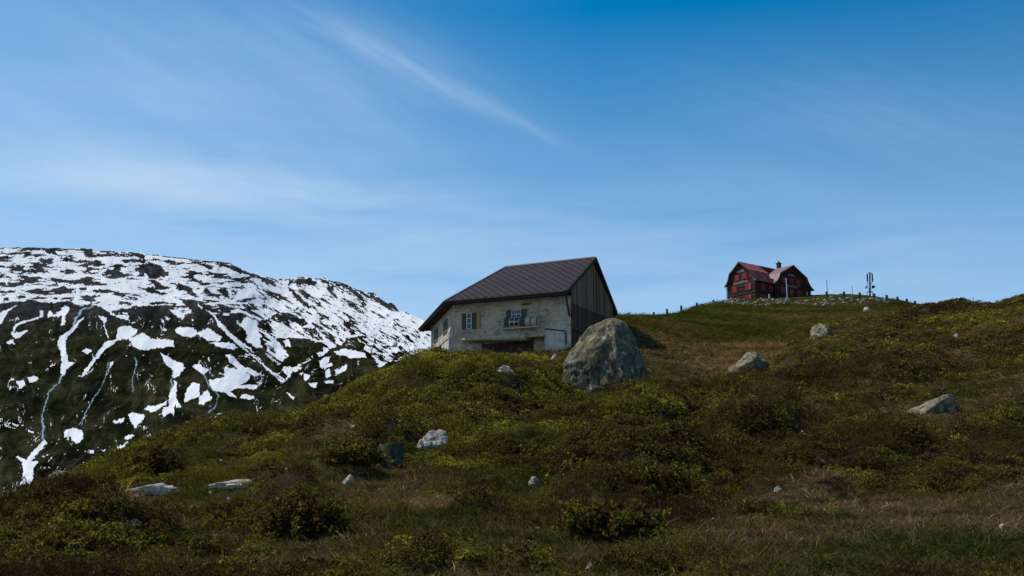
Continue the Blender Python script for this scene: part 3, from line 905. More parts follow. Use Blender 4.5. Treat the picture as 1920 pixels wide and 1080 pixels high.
M_WALL = material('stained render', m_wall, 0.92, 0.15)
M_WHITE = material('whitewashed concrete', m_white, 0.9, 0.2)
M_TILES = material('patterned roof tiles', m_tiles, 0.9, 0.06)
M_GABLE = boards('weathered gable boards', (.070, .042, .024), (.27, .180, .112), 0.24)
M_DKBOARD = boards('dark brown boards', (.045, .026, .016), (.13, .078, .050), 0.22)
M_EAVE = plain('dark eave timber', (.028, .022, .020), .85, .4)
M_SOFFIT = boards('soffit boards', (.030, .022, .018), (.065, .048, .040), 0.18, False)
M_SHUT = plain('faded green shutter', (.050, .052, .036), .8, .35, 9)
M_ORANGE = plain('ochre shutter board', (.36, .19, .07), .8, .35, 10)
M_FRAME = plain('white window frame', (.50, .48, .43), .6, .12, 12)
M_PANE = plain('dark window glass', (.016, .020, .028), .12, .3, 2, .6)
M_STEEL = plain('pale steel plate', (.36, .33, .27), .6, .3, 5, .3, .1)
M_IRON = plain('rusty black iron', (.035, .024, .020), .8, .5, 7)
M_BLACK = plain('black pipe', (.015, .015, .015), .5, .3, 8)
M_RUST = plain('dark rusty panel', (.045, .028, .022), .85, .6, 3)

GB = gz(*HOUSE_C[:2])
ZB = 8.5                                    # walls run down into the ground
house = empty('alpine_house', (HOUSE_C[0], HOUSE_C[1], GB))
tag(house, 'grey stained alpine house with a purple brown tiled roof beside the big boulder', 'house')

# openings and mouldings, in wall coordinates
rs0, lip_z0 = fl(866, 641); rs1, _ = fl(1021, 625)
lip_zt = fl(940, 625)[1]
s_rec0, _ = fl(895, 650)
REC = 1.1


def quad_uv(name, pts, uvs, mat, parent, thick=0.12, out=None):
    """a plate with a textured face and a real thickness"""
    pts = [np.asarray(p, float) for p in pts]
    nrm = unit(np.cross(pts[1] - pts[0], pts[2] - pts[0]))
    if out is not None and np.dot(nrm, out) < 0:
        nrm = -nrm
    bk = [p - nrm * thick for p in pts]
    n = len(pts)
    faces = [tuple(range(n)), tuple(range(n, 2 * n))[::-1]] + [(i, n + i, n + (i + 1) % n, (i + 1) % n) for i in range(n)]
    return mesh_obj(name, pts + bk, faces, mat, parent, uv=list(uvs) + list(uvs))


Zt = ZE - 0.05
# front wall with the recess left open below the lip; left pier, right block
zl_at = lambda s_: lip_z0 + (s_ - rs0) / (rs1 - rs0) * 0.0
wall = MB()
wall.prism([fpt(S_L, lip_z0), fpt(S_R, lip_z0), fpt(S_R, Zt), fpt(S_L, Zt)], [fpt(S_L, lip_z0, -.35), fpt(S_R, lip_z0, -.35), fpt(S_R, Zt, -.35), fpt(S_L, Zt, -.35)])
wall.prism([fpt(S_L, ZB), fpt(rs0, ZB), fpt(rs0, lip_z0), fpt(S_L, lip_z0)], [fpt(S_L, ZB, -1.3), fpt(rs0, ZB, -1.3), fpt(rs0, lip_z0, -1.3), fpt(S_L, lip_z0, -1.3)])
wall.prism([fpt(rs1, ZB), fpt(S_R, ZB), fpt(S_R, lip_z0), fpt(rs1, lip_z0)], [fpt(rs1, ZB, -1.3), fpt(S_R, ZB, -1.3), fpt(S_R, lip_z0, -1.3), fpt(rs1, lip_z0, -1.3)])
wall.build('front_wall', M_WALL, house)
# back of the recess and its slanting cheek
MB().prism([fpt(rs0, ZB, -REC), fpt(rs1, ZB, -REC), fpt(rs1, lip_z0 + .1, -REC), fpt(rs0, lip_z0 + .1, -REC)],
           [fpt(rs0, ZB, -REC - .1), fpt(rs1, ZB, -REC - .1), fpt(rs1, lip_z0 + .1, -REC - .1), fpt(rs0, lip_z0 + .1, -REC - .1)]).build('recess_wall', M_WALL, house)
ck0 = s_rec0
MB().prism([fpt(rs0, ZB, -.02), fpt(ck0, ZB, -REC), fpt(rs0, ZB, -REC)], [fpt(rs0, lip_z0, -.02), fpt(ck0, lip_z0, -REC), fpt(rs0, lip_z0, -REC)]).build('recess_cheek', M_WHITE, house)
pa, pz = fl(985, 641); pa += .25
iron = MB()
iron.prism([fpt(ck0, ZB, -REC + .06), fpt(pa, ZB, -REC + .06), fpt(pa, lip_z0 - .12, -REC + .06), fpt(ck0, lip_z0 - .12, -REC + .06)],
           [fpt(ck0, ZB, -REC), fpt(pa, ZB, -REC), fpt(pa, lip_z0 - .12, -REC), fpt(ck0, lip_z0 - .12, -REC)])
for k in range(7):
    s_ = ck0 + (pa - ck0) * k / 6
    iron.box(fpt(s_, lip_z0 - 1.0, -REC + .09), fa * .035, fn * .03, UP * 1.0)
iron.build('iron_shutter', M_RUST, house)

# rounded lip over the recess: thin on the left, a heavy roll on the right
lip = MB(); rings = []
zbl = fl(868, 639)[1]; zbr = fl(990, 640.5)[1]; se = fl(990, 640)[0]
ls = [rs0 - .15, rs0 + .1, rs0 + .6] + list(np.linspace(rs0 + 1.2, se - .35, 9)) + [se - .12, se]
for i, s_ in enumerate(ls):
    f_ = np.clip((s_ - rs0) / (se - rs0), 0, 1)
    zb_ = zbl + (zbr - zbl) * f_; hh = .16 + .62 * f_ ** .8; o_ = .16 + .50 * min(1, f_ * 1.3)
    g = {0: .35, len(ls) - 2: .8, len(ls) - 1: .35}.get(i, 1.0)
    cz = zb_ + hh / 2; r_ = []
    for j in range(13):
        t = j / 12.0
        r_.append(fpt(s_, cz + hh / 2 * g * math.cos(math.pi * t), max(.01, o_ * g * math.sin(math.pi * min(t * .9, 1)) ** .8)))
    r_.append(fpt(s_, cz - hh / 2 * g, -.30)); r_.append(fpt(s_, cz + hh / 2 * g, -.30))
    rings.append(r_)
m_ = len(rings[0])
for r_ in rings: lip.v += r_
for k in range(len(rings) - 1):
    for a in range(m_):
        b_ = (a + 1) % m_
        lip.f.append((k * m_ + a, k * m_ + b_, (k + 1) * m_ + b_, (k + 1) * m_ + a))
lip.f.append(tuple(range(m_))); lip.f.append(tuple(range((len(rings) - 1) * m_, len(rings) * m_)))
lip.build('concrete_lip', M_WALL, house, smooth=True)
MB().prism([fpt(se - .1, lip_z0 - .02, -.30), fpt(rs1, lip_z0 - .02, -.30), fpt(rs1, lip_z0 + .02, .05), fpt(se - .1, lip_z0 + .02, .05)],
           [fpt(se - .1, lip_z0 + .16, -.30), fpt(rs1, lip_z0 + .16, -.30), fpt(rs1, lip_z0 + .12, .05), fpt(se - .1, lip_z0 + .12, .05)]).build('lintel', M_WALL, house)

# whitewashed block, low on the right
w0, wz = fl(1021, 610)
pts = [(w0, ZB), (S_R - .02, ZB), (S_R - .02, wz - .25), (S_R - .5, wz - .1), (S_R - .9, wz + .02), (w0 + .6, wz + .05), (w0 + .1, wz - .05)]
MB().prism([fpt(a, z, .012) for a, z in pts], [fpt(a, z, -.02) for a, z in pts]).build('whitewashed_patch', M_WHITE, house)
pp = [fl(1022, 617), fl(1032, 617.5), fl(1045, 619), fl(1058, 620.5), fl(1061, 624), fl(1061.5, 646)]
MB().tube([fpt(a, z, .06) for a, z in pp], .05, 8).build('black_pipe', M_BLACK, house)

# rolled hood below the second window
hs0, hz0 = fl(946, 618); hs1, _ = fl(1012, 606)
hzt = fl(1003, 592.5)[1]
HR = (hzt - hz0) / 2


def hood(z):
    """how far the hood stands out at height z"""
    c = hz0 + HR
    if z >= hzt: return 0.0
    if z < hz0: return 0.0
    return math.sqrt(max(0, HR ** 2 - (z - c) ** 2)) * 1.05 + .02


def hood_mesh(s0, s1, off=0.0, za=None, zb=None, n=16, closed=True):
    m = MB()
    za = hz0 if za is None else za; zb = hzt if zb is None else zb
    zz = [za + (zb - za) * .5 * (1 - math.cos(math.pi * i / n)) for i in range(n + 1)]
    ring = [(hood(z) + off, z) for z in zz] + [(-.05, zb), (-.05, za)]
    k = len(ring)
    for s_ in (s0, s1): m.v += [fpt(s_, z, o) for o, z in ring]
    for a in range(k):
        m.f.append((a, (a + 1) % k, k + (a + 1) % k, k + a))
    m.f.append(tuple(range(k))); m.f.append(tuple(range(k, 2 * k)))
    return m


hb = hood_mesh(hs0, hs1); hb_o = hb.build('rolled_hood', M_STEEL, house, smooth=False)
bands = MB()
for f_ in (.62, .80, .97):
    q = hood_mesh(hs0 + (hs1 - hs0) * f_ - .03, hs0 + (hs1 - hs0) * f_ + .03, .03)
    o_ = len(bands.v); bands.v += q.v; bands.f += [tuple(i + o_ for i in f) for f in q.f]
bands.build('hood_band', M_IRON, hb_o)
MB().box(fpt((hs0 + hs1) / 2, hz0 - .03, HR * .45), fa * ((hs1 - hs0) / 2 + .06), fn * (HR * .75), UP * .045).build('hood_sill', M_STEEL, house)


def drape(s0, s1, z0, z1, off, n=18):
    """a thin sheet that hangs down the wall and rolls over the hood"""
    m = MB(); zz = np.linspace(z0, z1, n + 1)
    for s_ in (s0, s1):
        m.v += [fpt(s_, z, hood(z) * (1 if z < hzt else 0) + off) for z in zz]
        m.v += [fpt(s_, z, hood(z) * (1 if z < hzt else 0) + off - .04) for z in zz[::-1]]
    k = 2 * (n + 1)
    for a in range(k):
        m.f.append((a, (a + 1) % k, k + (a + 1) % k, k + a))
    m.f.append(tuple(range(k))); m.f.append(tuple(range(k, 2 * k)))
    return m


def window(panel_px, z_px, cols_, rows_, shutters, drapeit=False, extra=None, wall_pt=fpt, loc=fl):
    (x0, x1), (yt, yb) = panel_px, z_px
    s0 = loc(x0, (yt + yb) / 2)[0]; s1 = loc(x1, (yt + yb) / 2)[0]
    zt = loc((x0 + x1) / 2, yt)[1]; zb = loc((x0 + x1) / 2, yb)[1]
    if drapeit:
        zb = hz0 + .30 * HR
    w = empty('window', wall_pt((s0 + s1) / 2, zb, .0)); w.location = Vector(w.location)
    if drapeit:
        pane = drape(s0, s1, zb, zt, .05)
    else:
        pane = MB().box(wall_pt((s0 + s1) / 2, (zb + zt) / 2, .02), fa * (s1 - s0) / 2, fn * .02, UP * (zt - zb) / 2)
    # the window is one part; frame, pane and shutters are its sub-parts
    fr = MB(); fw = .035
    def bar(a0, a1, b0, b1):
        if drapeit:
            q = drape(a0, a1, b0, b1, .075)
            o_ = len(fr.v); fr.v += q.v; fr.f += [tuple(i + o_ for i in f) for f in q.f]
        else:
            fr.box(wall_pt((a0 + a1) / 2, (b0 + b1) / 2, .05), fa * (a1 - a0) / 2, fn * .035, UP * (b1 - b0) / 2)
    bpy.data.objects.remove(w)
    for i in range(cols_ + 1):
        c_ = s0 + (s1 - s0) * i / cols_
        h_ = fw if i in (0, cols_) else fw * .7
        bar(c_ - h_, c_ + h_, zb, zt)
    for i in range(rows_ + 1):
        c_ = zb + (zt - zb) * i / rows_
        for j in range(cols_):
            bar(s0 + (s1 - s0) * j / cols_ + fw, s0 + (s1 - s0) * (j + 1) / cols_ - fw, c_ - fw * .8, c_ + fw * .8)
    w = fr.build('window', M_FRAME, house)
    pane.build('pane', M_PANE, w)
    for (xa, xb, mt, nm) in shutters:
        a0 = loc(xa, (yt + yb) / 2)[0]; a1 = loc(xb, (yt + yb) / 2)[0]
        if drapeit:
            drape(a0, a1, zb, zt + .03, .09).build(nm, mt, w)
        else:
            m = MB().box(wall_pt((a0 + a1) / 2, (zb + zt) / 2, .05), fa * (a1 - a0) / 2, fn * .03, UP * (zt - zb + .06) / 2)
            for q in (.18, .82):
                m.box(wall_pt((a0 + a1) / 2, zb + (zt - zb) * q, .09), fa * (a1 - a0) / 2 * .96, fn * .012, UP * .05)
            m.build(nm, mt, w)
    return w


window((876, 884.5), (588, 616.5), 1, 3, [(867, 875.6, M_SHUT, 'shutter'), (885, 893.6, M_SHUT, 'shutter'), (894, 901.5, M_ORANGE, 'shutter')])
window((960, 977.5), (581.5, 610), 2, 4, [(950, 959.4, M_SHUT, 'shutter'), (978, 987.5, M_SHUT, 'shutter')], True)
vent = MB()
for (x, y) in ((983, 570.5), (991, 570)):
    a, z = fl(x, y); vent.box(fpt(a, z, .03), fa * .19, fn * .03, UP * .06)
vent.build('wall_vent', M_IRON, house)

# left wing
T1 = L_END
def lloc(px, py):
    p = LW(px, py) - LP; return float(np.dot(p, lw)), float(p[2])
za0 = lloc(843, 628)[1]; za1 = lloc(812, 648)[1]
za = (za0 + za1) / 2 + .05
zo = lloc(836, 645)[1]
to0, to1 = lloc(836, 650)[0], lloc(813.5, 660)[0]
left = MB()
left.prism([lpt(0, zo), lpt(T1, zo), lpt(T1, Zt), lpt(0, Zt)], [lpt(0, zo, -.35), lpt(T1, zo, -.35), lpt(T1, Zt, -.35), lpt(0, Zt, -.35)])
left.prism([lpt(0, ZB), lpt(to0, ZB), lpt(to0, zo), lpt(0, zo)], [lpt(0, ZB, -.9), lpt(to0, ZB, -.9), lpt(to0, zo, -.9), lpt(0, zo, -.9)])
left.prism([lpt(to1, ZB), lpt(T1, ZB), lpt(T1, zo), lpt(to1, zo)], [lpt(to1, ZB, -.9), lpt(T1, ZB, -.9), lpt(T1, zo, -.9), lpt(to1, zo, -.9)])
left.prism([lpt(to0, ZB, -1.6), lpt(to1, ZB, -1.6), lpt(to1, zo, -1.6), lpt(to0, zo, -1.6)], [lpt(to0, ZB, -1.8), lpt(to1, ZB, -1.8), lpt(to1, zo, -1.8), lpt(to0, zo, -1.8)])
left.build('side_wall', M_WALL, house)
# white concrete hood over the opening, on two pillars
an = MB()
def aring(t, o1, zt_, zb_): return [lpt(t, zb_, .0), lpt(t, zb_, o1), lpt(t, zb_ + (zt_ - zb_) * .45, o1 + .04), lpt(t, zt_, .05)]
ta = [-.05, .25, .6] + list(np.linspace(1.2, T1, 8))
rg = [aring(t, .42 if i else .3, za + (.5 if i == 0 else .32 if i == 1 else .15 if i == 2 else 0), zo - .05) for i, t in enumerate(ta)]
for r_ in rg: an.v += r_
for k in range(len(rg) - 1):
    for a in range(4):
        an.f.append((k * 4 + a, k * 4 + (a + 1) % 4, (k + 1) * 4 + (a + 1) % 4, (k + 1) * 4 + a))
an.f.append((0, 1, 2, 3)); an.f.append(tuple(range(len(rg) * 4 - 4, len(rg) * 4)))
an.build('concrete_hood', M_WHITE, house)
for t0_, t1_ in ((.02, to0), (to1, T1)):
    MB().box(lpt((t0_ + t1_) / 2, (ZB + zo) / 2, .15), lw * (t1_ - t0_) / 2, ln * .22, UP * (zo - ZB) / 2).build('pillar', M_WHITE, house)
for (xa, xb, yt, yb) in ((814.5, 821, 616, 643), (832, 839, 600, 627)):
    tA, tB = lloc(xb, (yt + yb) / 2)[0], lloc(xa, (yt + yb) / 2)[0]
    zt_ = (lloc(xb, yt - 1)[1] + lloc(xa, yt + 4)[1]) / 2; zb_ = (lloc(xb, yb - 4)[1] + lloc(xa, yb + 2)[1]) / 2
    w = MB().box(lpt((tA + tB) / 2, (zt_ + zb_) / 2, .03), lw * (tB - tA) / 2, ln * .03, UP * (zt_ - zb_) / 2).build('window', M_SHUT, house)

# gable end: dark boarded wall below, weathered boards in the triangle
gn = V3(gb[1], -gb[0], 0)
if np.dot(gn, fa) < 0: gn = -gn
G0 = fpt(S_R, 0)
def gpt(t, z, off=0.0):
    p = G0 + gb * t + gn * off; return V3(p[0], p[1], z)
GL = float(np.dot(EC - EB, gb)) - 2 * OV
slope = (ZR - ZE) / (np.dot(_mid - EB, gb))
def roof_z(t):                              # underside of the roof over the gable wall
    h = np.dot(_mid - EB, gb); tt_ = t + OV * 1.05
    return ZE + slope * min(tt_, 2 * h - tt_) - .12
tm = np.dot(_mid - EB, gb) - OV * 1.05
zg = ZE - .7
tri = [(0, zg), (GL, zg), (GL, roof_z(GL)), (tm, roof_z(tm)), (0, roof_z(0))]
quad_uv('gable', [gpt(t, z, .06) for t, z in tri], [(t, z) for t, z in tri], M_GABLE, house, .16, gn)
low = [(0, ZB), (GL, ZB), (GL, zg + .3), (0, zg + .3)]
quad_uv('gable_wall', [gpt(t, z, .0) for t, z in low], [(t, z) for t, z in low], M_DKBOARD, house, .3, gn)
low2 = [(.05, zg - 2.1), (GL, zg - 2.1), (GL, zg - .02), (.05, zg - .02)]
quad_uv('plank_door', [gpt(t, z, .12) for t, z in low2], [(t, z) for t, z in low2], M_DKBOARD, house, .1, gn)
# corner strut under the eave
p1 = fpt(-.08, ZE - 1.75, .12); p2 = fpt(-.08, ZE - .25, .85)
MB().tube([p1, p2], .085, 6).build('eave_strut', M_EAVE, house)
# back wall, so that the house is closed
bw0 = gpt(GL, 0); bw1 = lpt(T1, 0)
MB().prism([V3(bw0[0], bw0[1], ZB), V3(bw1[0], bw1[1], ZB), V3(bw1[0], bw1[1], Zt), V3(bw0[0], bw0[1], Zt)],
           [V3(bw0[0], bw0[1], ZB) + fn * .3, V3(bw1[0], bw1[1], ZB) + fn * .3, V3(bw1[0], bw1[1], Zt) + fn * .3, V3(bw0[0], bw0[1], Zt) + fn * .3]).build('back_wall', M_WALL, house)

# roof slabs
BK0, BK1 = EC, ED
def slab(name, pts, eave_dir, mat, thick=.10):
    o0 = pts[0]; e = unit(eave_dir); nn = unit(np.cross(pts[1] - pts[0], pts[2] - pts[0]))
    if nn[2] < 0: nn = -nn
    t_ = np.cross(nn, e)
    uvs = [(float(np.dot(p - o0, e)), float(np.dot(p - o0, t_))) for p in pts]
    return quad_uv(name, [p + UP * .10 for p in pts], uvs, mat, house, thick, UP)
slab('roof', [EA, EB, RE, RF], fa, M_TILES)
slab('roof', [EC, ED, RF, RE], -fa, M_TILES)
slab('roof', [ED, EA, RF], unit(EA - ED), M_TILES)
def soff(pts, name='soffit'):
    nn = unit(np.cross(pts[1] - pts[0], pts[2] - pts[0]))
    e = unit(pts[1] - pts[0]); t_ = np.cross(nn, e)
    uvs = [(float(np.dot(p - pts[0], e)), float(np.dot(p - pts[0], t_))) for p in pts]
    return quad_uv(name, [p - UP * .03 for p in pts], uvs, M_SOFFIT, house, .05, -UP)
soff([EA, EB, EC, ED])
for (p, q, w_) in ((EA, EB, .16), (ED, EA, .16), (EC, ED, .16)):
    d_ = unit(q - p); o_ = V3(d_[1], -d_[0], 0)
    if np.dot(o_, (p + q) / 2 - (EA + EC) / 2) < 0: o_ = -o_
    MB().box((p + q) / 2 + o_ * .035 - UP * .03, d_ * (np.linalg.norm(q - p) / 2 + .03), o_ * .03, UP * w_).build('fascia', M_EAVE, house)
    MB().tube([p + o_ * .12 + UP * .03, q + o_ * .12 + UP * .03], .065, 8).build('gutter', M_EAVE, house)
for (p, q) in ((EB, RE), (RE, EC)):
    d_ = unit(q - p); nn = unit(np.cross(d_, gn))
    MB().box((p + q) / 2 + gn * .13 - UP * .02, d_ * np.linalg.norm(q - p) / 2, gn * .035, UP * .17).build('verge_board', M_EAVE, house)
MB().tube([RF + UP * .1, RE + UP * .1], .11, 8).tube([RF + UP * .1, EA + UP * .12], .09, 8).tube([RF + UP * .1, ED + UP * .12], .09, 8).build('ridge_cap', plain('ridge tiles', (.20, .15, .15), .6, .3), house)
# loft space closed under the hip
MB().prism([EA + (RF - EA) * .04 - UP * .05, EB - UP * .05, EC - UP * .05, ED - UP * .05], [EA * .999, EB, EC, ED]).build('ceiling_board', M_EAVE, house)

# ------------------------------------------------------------------ boulders
from mathutils import noise as mnoise


def m_rock(nt, b, tint=(1, 1, 1), lichen=.6, dark=.7):
    P = nt.new('ShaderNodeTexCoord').outputs['Object']
    n1 = nt.noise(P, .8, 7, .65); n2 = nt.noise(P, 3.2, 8, .72); n3 = nt.noise(P, 1.7, 8, .7, .6)
    c = nt.ramp(n2, [(.32, tuple(.06 * t for t in tint)), (.5, tuple(.15 * t for t in tint)), (.68, tuple(.30 * t for t in tint))])
    c = nt.mix(nt.ramp(n1, [(.50, 0.), (.62, lichen)]), c, (.20, .19, .085))
    c = nt.mix(nt.ramp(n3, [(.58, 0.), (.63, .85)]), c, (.50, .44, .36))
    c = nt.mix(nt.ramp(nt.noise(nt.mapping(P, (1.6, 1.6, .6)), 1.5, 7, .7), [(.50, 0.), (.60, dark)]), c, (.045, .042, .036))
    nt.put(b, 'Base Color', c)
    nt.put(b, 'Normal', nt.bump(nt.math('ADD', n2, nt.noise(P, 9, 6, .7)), .8, .09))


M_ROCK = material('lichened granite', lambda nt, b: m_rock(nt, b, (.88, .74, .50), .7, .9), .95, .05)
M_ROCK2 = material('pale granite', lambda nt, b: m_rock(nt, b, (1.45, 1.16, .76), .5, .85), .95, .05)
M_SLAB = material('bleached slab', lambda nt, b: m_rock(nt, b, (3.3, 2.8, 2.3), .15, .45), .9, .1)

_ico = {}


def ico(level):
    if level not in _ico:
        import bmesh
        bm = bmesh.new(); bmesh.ops.create_icosphere(bm, subdivisions=level, radius=1.0)
        bm.verts.ensure_lookup_table()
        _ico[level] = (np.array([v.co[:] for v in bm.verts]), [tuple(v.index for v in f.verts) for f in bm.faces])
        bm.free()
    return _ico[level]


ROCKS = []                                  # footprints kept clear of plants: x, y, radius


def rock(name, label, box_px, y=None, deep=.8, seed=0, mat=None, planes=10, rough=.15, level=5, shape=None, sink=.9, group=None, cat='rock', tilt=0.0):
    x0, x1, yt, yb = box_px
    yg = on_ground((x0 + x1) / 2, yb)[1]
    if y is None or abs(yg - y) < .45 * y:
        y = yg
    c = at_y((x0 + x1) / 2, yb, y); sc = 1.02 * y / FPX
    w = (x1 - x0) * sc / 2; ztop = at_y((x0 + x1) / 2, yt, y)[2]
    g = gz(c[0], y); zlow = max(min(g, c[2]) - sink * w, ztop - 2.6 * w)
    V, F = ico(level)
    rs = random.Random(seed)
    R_ = np.full(len(V), 1.0)
    for k in range(planes):
        n_ = unit(V3(rs.uniform(-1, 1), rs.uniform(-1, 1), rs.uniform(-.3, 1)))
        dd = rs.uniform(.48, .86)
        q = V @ n_
        R_ = np.where(q > .05, np.minimum(R_, dd / np.maximum(q, .05)), R_)
    N_ = np.array([mnoise.fractal(Vector(v * 1.7 + seed * 3.1), .9, 2.1, 5) for v in V])
    N2_ = np.array([mnoise.ridged_multi_fractal(Vector(v * 2.6 + seed * 1.7), .9, 2.1, 4, 1.0, 2.0) for v in V])
    R_ = R_ * (1 + rough * N_ - rough * .45 * (N2_ - 1.0))
    Q = V * R_[:, None]
    if shape:
        Q = shape(Q)
    lo, hi = Q.min(0), Q.max(0)
    Q = (Q - (lo + hi) / 2) / ((hi - lo) / 2)
    H = (ztop - zlow) / 2
    Q = Q * V3(w, w * deep, H)
    if tilt:
        ct, stt = math.cos(tilt), math.sin(tilt)
        Q = np.stack([Q[:, 0], Q[:, 1], Q[:, 2] + Q[:, 0] * stt], 1)
    ctr = V3(c[0], y + w * deep * .5, (ztop + zlow) / 2)
    me = bpy.data.meshes.new(name); me.from_pydata([tuple(v) for v in Q], [], F)
    me.polygons.foreach_set('use_smooth', [True] * len(me.polygons)); me.materials.append(mat or M_ROCK2)
    o = bpy.data.objects.new(name, me); o.location = tuple(ctr); COL.objects.link(o)
    tag(o, label, cat, group)
    ROCKS.append((ctr[0], ctr[1], w * .92, w * deep * .95)); print('ROCK', box_px, round(y, 1), 'w', round(w, 2), 'h', round(ztop - g, 2))
    return o


# the great boulder: a leaning dome with a blunt edge towards the viewer
by = 64.0
prof_l = [(0.0, 1065, 1221), (.12, 1064, 1219), (.25, 1062, 1215), (.37, 1063, 1211), (.52, 1072, 1206), (.67, 1085, 1200), (.83, 1102, 1189), (.92, 1115, 1177), (.96, 1123, 1170), (1.0, 1133, 1160)]
zt_b = at_y(1140, 592, by)[2]; zb_b = at_y(1140, 728, by)[2]
bx0 = at_y(1141, 650, by)[0]
NV, NU = 90, 150
hv = np.linspace(-.25, 1.0, NV); th = np.linspace(0, 2 * math.pi, NU, endpoint=False)
vs_, fs_ = [], []
for i, h in enumerate(hv):
    hh = max(h, 0)
    l = np.interp(hh, [p[0] for p in prof_l], [p[1] for p in prof_l]); r = np.interp(hh, [p[0] for p in prof_l], [p[2] for p in prof_l])
    z = zb_b + (zt_b - zb_b) * h
    row = 540 - ((z / by) * (FPX * CA) - FPX * SA) / (CA + SA * z / by)
    xl, xr = at_y(l, row, by)[0], at_y(r, row, by)[0]
    cx, rx = (xl + xr) / 2, (xr - xl) / 2
    dep = 2.5 * math.sqrt(max(0.0, 1 - max(h, 0) ** 2.6)) + .18
    if h > .97: rx *= .9
    for a in th:
        ca_, sa_ = math.cos(a), math.sin(a)
        x_ = np.sign(ca_) * abs(ca_) ** .85 * rx
        y_ = np.sign(sa_) * abs(sa_) ** 1.0 * dep
        if sa_ < 0:
            # edge a little right of the middle: the left flank faces the light, the right flank turns away
            t = (x_ / rx); e0 = .08 + .25 * (1 - hh)
            y_ = -dep * (max(0, (1 + t) / (1 + e0)) ** .62 if t < e0 else max(0, (1 - t) / (1 - e0)) ** .75)
        vs_.append([cx + x_, by + y_ + 1.4, z])
for i in range(NV - 1):
    for j in range(NU):
        fs_.append((i * NU + j, i * NU + (j + 1) % NU, (i + 1) * NU + (j + 1) % NU, (i + 1) * NU + j))
vs_ = np.array(vs_)
cc = vs_.mean(0)
topc = vs_[-NU:].mean(0) + V3(0, 0, .10)
vs_ = np.concatenate([vs_, topc[None]])
for j in range(NU): fs_.append(((NV - 1) * NU + j, (NV - 1) * NU + (j + 1) % NU, len(vs_) - 1))
dv = vs_ - cc; dv /= np.linalg.norm(dv, axis=1)[:, None]
disp = np.array([mnoise.fractal(Vector(p * .55), .8, 2.1, 3) * .22 + mnoise.ridged_multi_fractal(Vector(p * V3(1.0, 1.0, .8)), 1.0, 2.1, 5, 1.0, 2.0) * .15 + mnoise.fractal(Vector(p * 3.0), .6, 2.0, 4) * .035 for p in vs_])
vs_ = vs_ + dv * (disp - .12)[:, None]
me = bpy.data.meshes.new('boulder'); me.from_pydata([tuple(v - topc) for v in vs_], [], fs_)
me.polygons.foreach_set('use_smooth', [True] * len(me.polygons)); me.materials.append(M_ROCK)
boulder = bpy.data.objects.new('boulder', me); boulder.location = tuple(topc); COL.objects.link(boulder)
tag(boulder, 'huge dome shaped boulder with lichen standing in front of the house gable', 'boulder')
ROCKS.append((bx0, by + 1.4, 2.5, 2.4))

rock('boulder', 'pale rounded boulder high on the slope below the antenna mast', (1516, 1582, 603, 637), y=92, seed=3, deep=.8, mat=M_ROCK2, cat='boulder')
def wedge(Q):
    Q = Q.copy(); t = (Q[:, 0] + 1) / 2
    Q[:, 2] = np.where(Q[:, 2] > 0, Q[:, 2] * np.clip(.10 + 1.15 * np.clip(t, 0, None) ** .8, 0, 1.0), Q[:, 2]); return Q
rock('boulder', 'grey boulder with a tapering left tail, half sunk beside the brown grass slope', (1362, 1442, 655, 697), y=62, seed=8, deep=.7, mat=M_ROCK2, shape=wedge, cat='boulder')
rock('boulder', 'long low boulder sloping down to the left among shrubs at the right', (1689, 1806, 738, 774), y=42, seed=12, deep=.6, mat=M_ROCK2, shape=wedge, cat='boulder')
rock('boulder', 'pale pitted boulder in the shrubs below the house', (776, 840, 804, 842), y=39, seed=21, deep=.8, mat=M_SLAB, cat='boulder', rough=.16)
def blocky(Q):
    Q = Q.copy(); Q[:, 2] = np.clip(Q[:, 2], -2, .45 + .06 * Q[:, 0]); Q[:, 0] = np.clip(Q[:, 0], -.72, .72); return Q
rock('boulder', 'square block of rock with a flat pale top and dark front', (708, 754, 829, 878), y=33, seed=31, deep=.9, mat=M_ROCK, shape=blocky, planes=3, rough=.05, cat='boulder')
rock('rock', 'long bleached slab lying in the grass, right of a thinner slab', (388, 516, 898, 922), y=22.5, seed=5, deep=.35, mat=M_SLAB, planes=5, rough=.18, shape=wedge, sink=.05)
rock('rock', 'thin grey slab with a sharp left end beside the long bleached slab', (228, 334, 905, 930), y=21.8, seed=6, deep=.25, mat=M_SLAB, planes=5, rough=.2, shape=wedge, sink=.04)
rock('rock', 'grey slab on the skyline at the far left edge of the heath', (66, 134, 880, 908), y=44, seed=9, deep=.7, mat=M_ROCK2, shape=wedge, planes=6)
rock('rock', 'small pointed pale stone right of the long bleached slab', (640, 664, 889, 912), seed=14, mat=M_SLAB, planes=6)
rock('rock', 'small mottled stone on a bare brown patch in mid slope', (990, 1014, 893, 914), seed=15, mat=M_SLAB, planes=6)
rock('rock', 'flat pale stone in the heath below the middle of the house', (926, 964, 684, 699), y=62, seed=16, mat=M_SLAB, planes=5, deep=.5)
rock('rock', 'small white stone left of the great boulder', (1033, 1047, 663, 675), y=66, seed=17, mat=M_SLAB, planes=4)
rock('rock', 'pale stone on the bank below the antenna mast', (1619, 1633, 575, 583), y=190, seed=18, mat=M_SLAB, planes=5)
rock('rock', 'tiny white stone alone in the upper right heath', (1789, 1801, 625, 632), seed=19, mat=M_SLAB, planes=5)
rock('rock', 'small stone poking out of grass at the lower left', (240, 262, 972, 986), seed=22, mat=M_SLAB, planes=5)
rock('rock', 'small stone in shrubs below the long bleached slab', (422, 442, 932, 944), seed=23, mat=M_SLAB, planes=5)
rock('rock', 'pink stone in the grass right of the big dark bush', (1452, 1468, 912, 922), seed=24, mat=M_SLAB, planes=5)
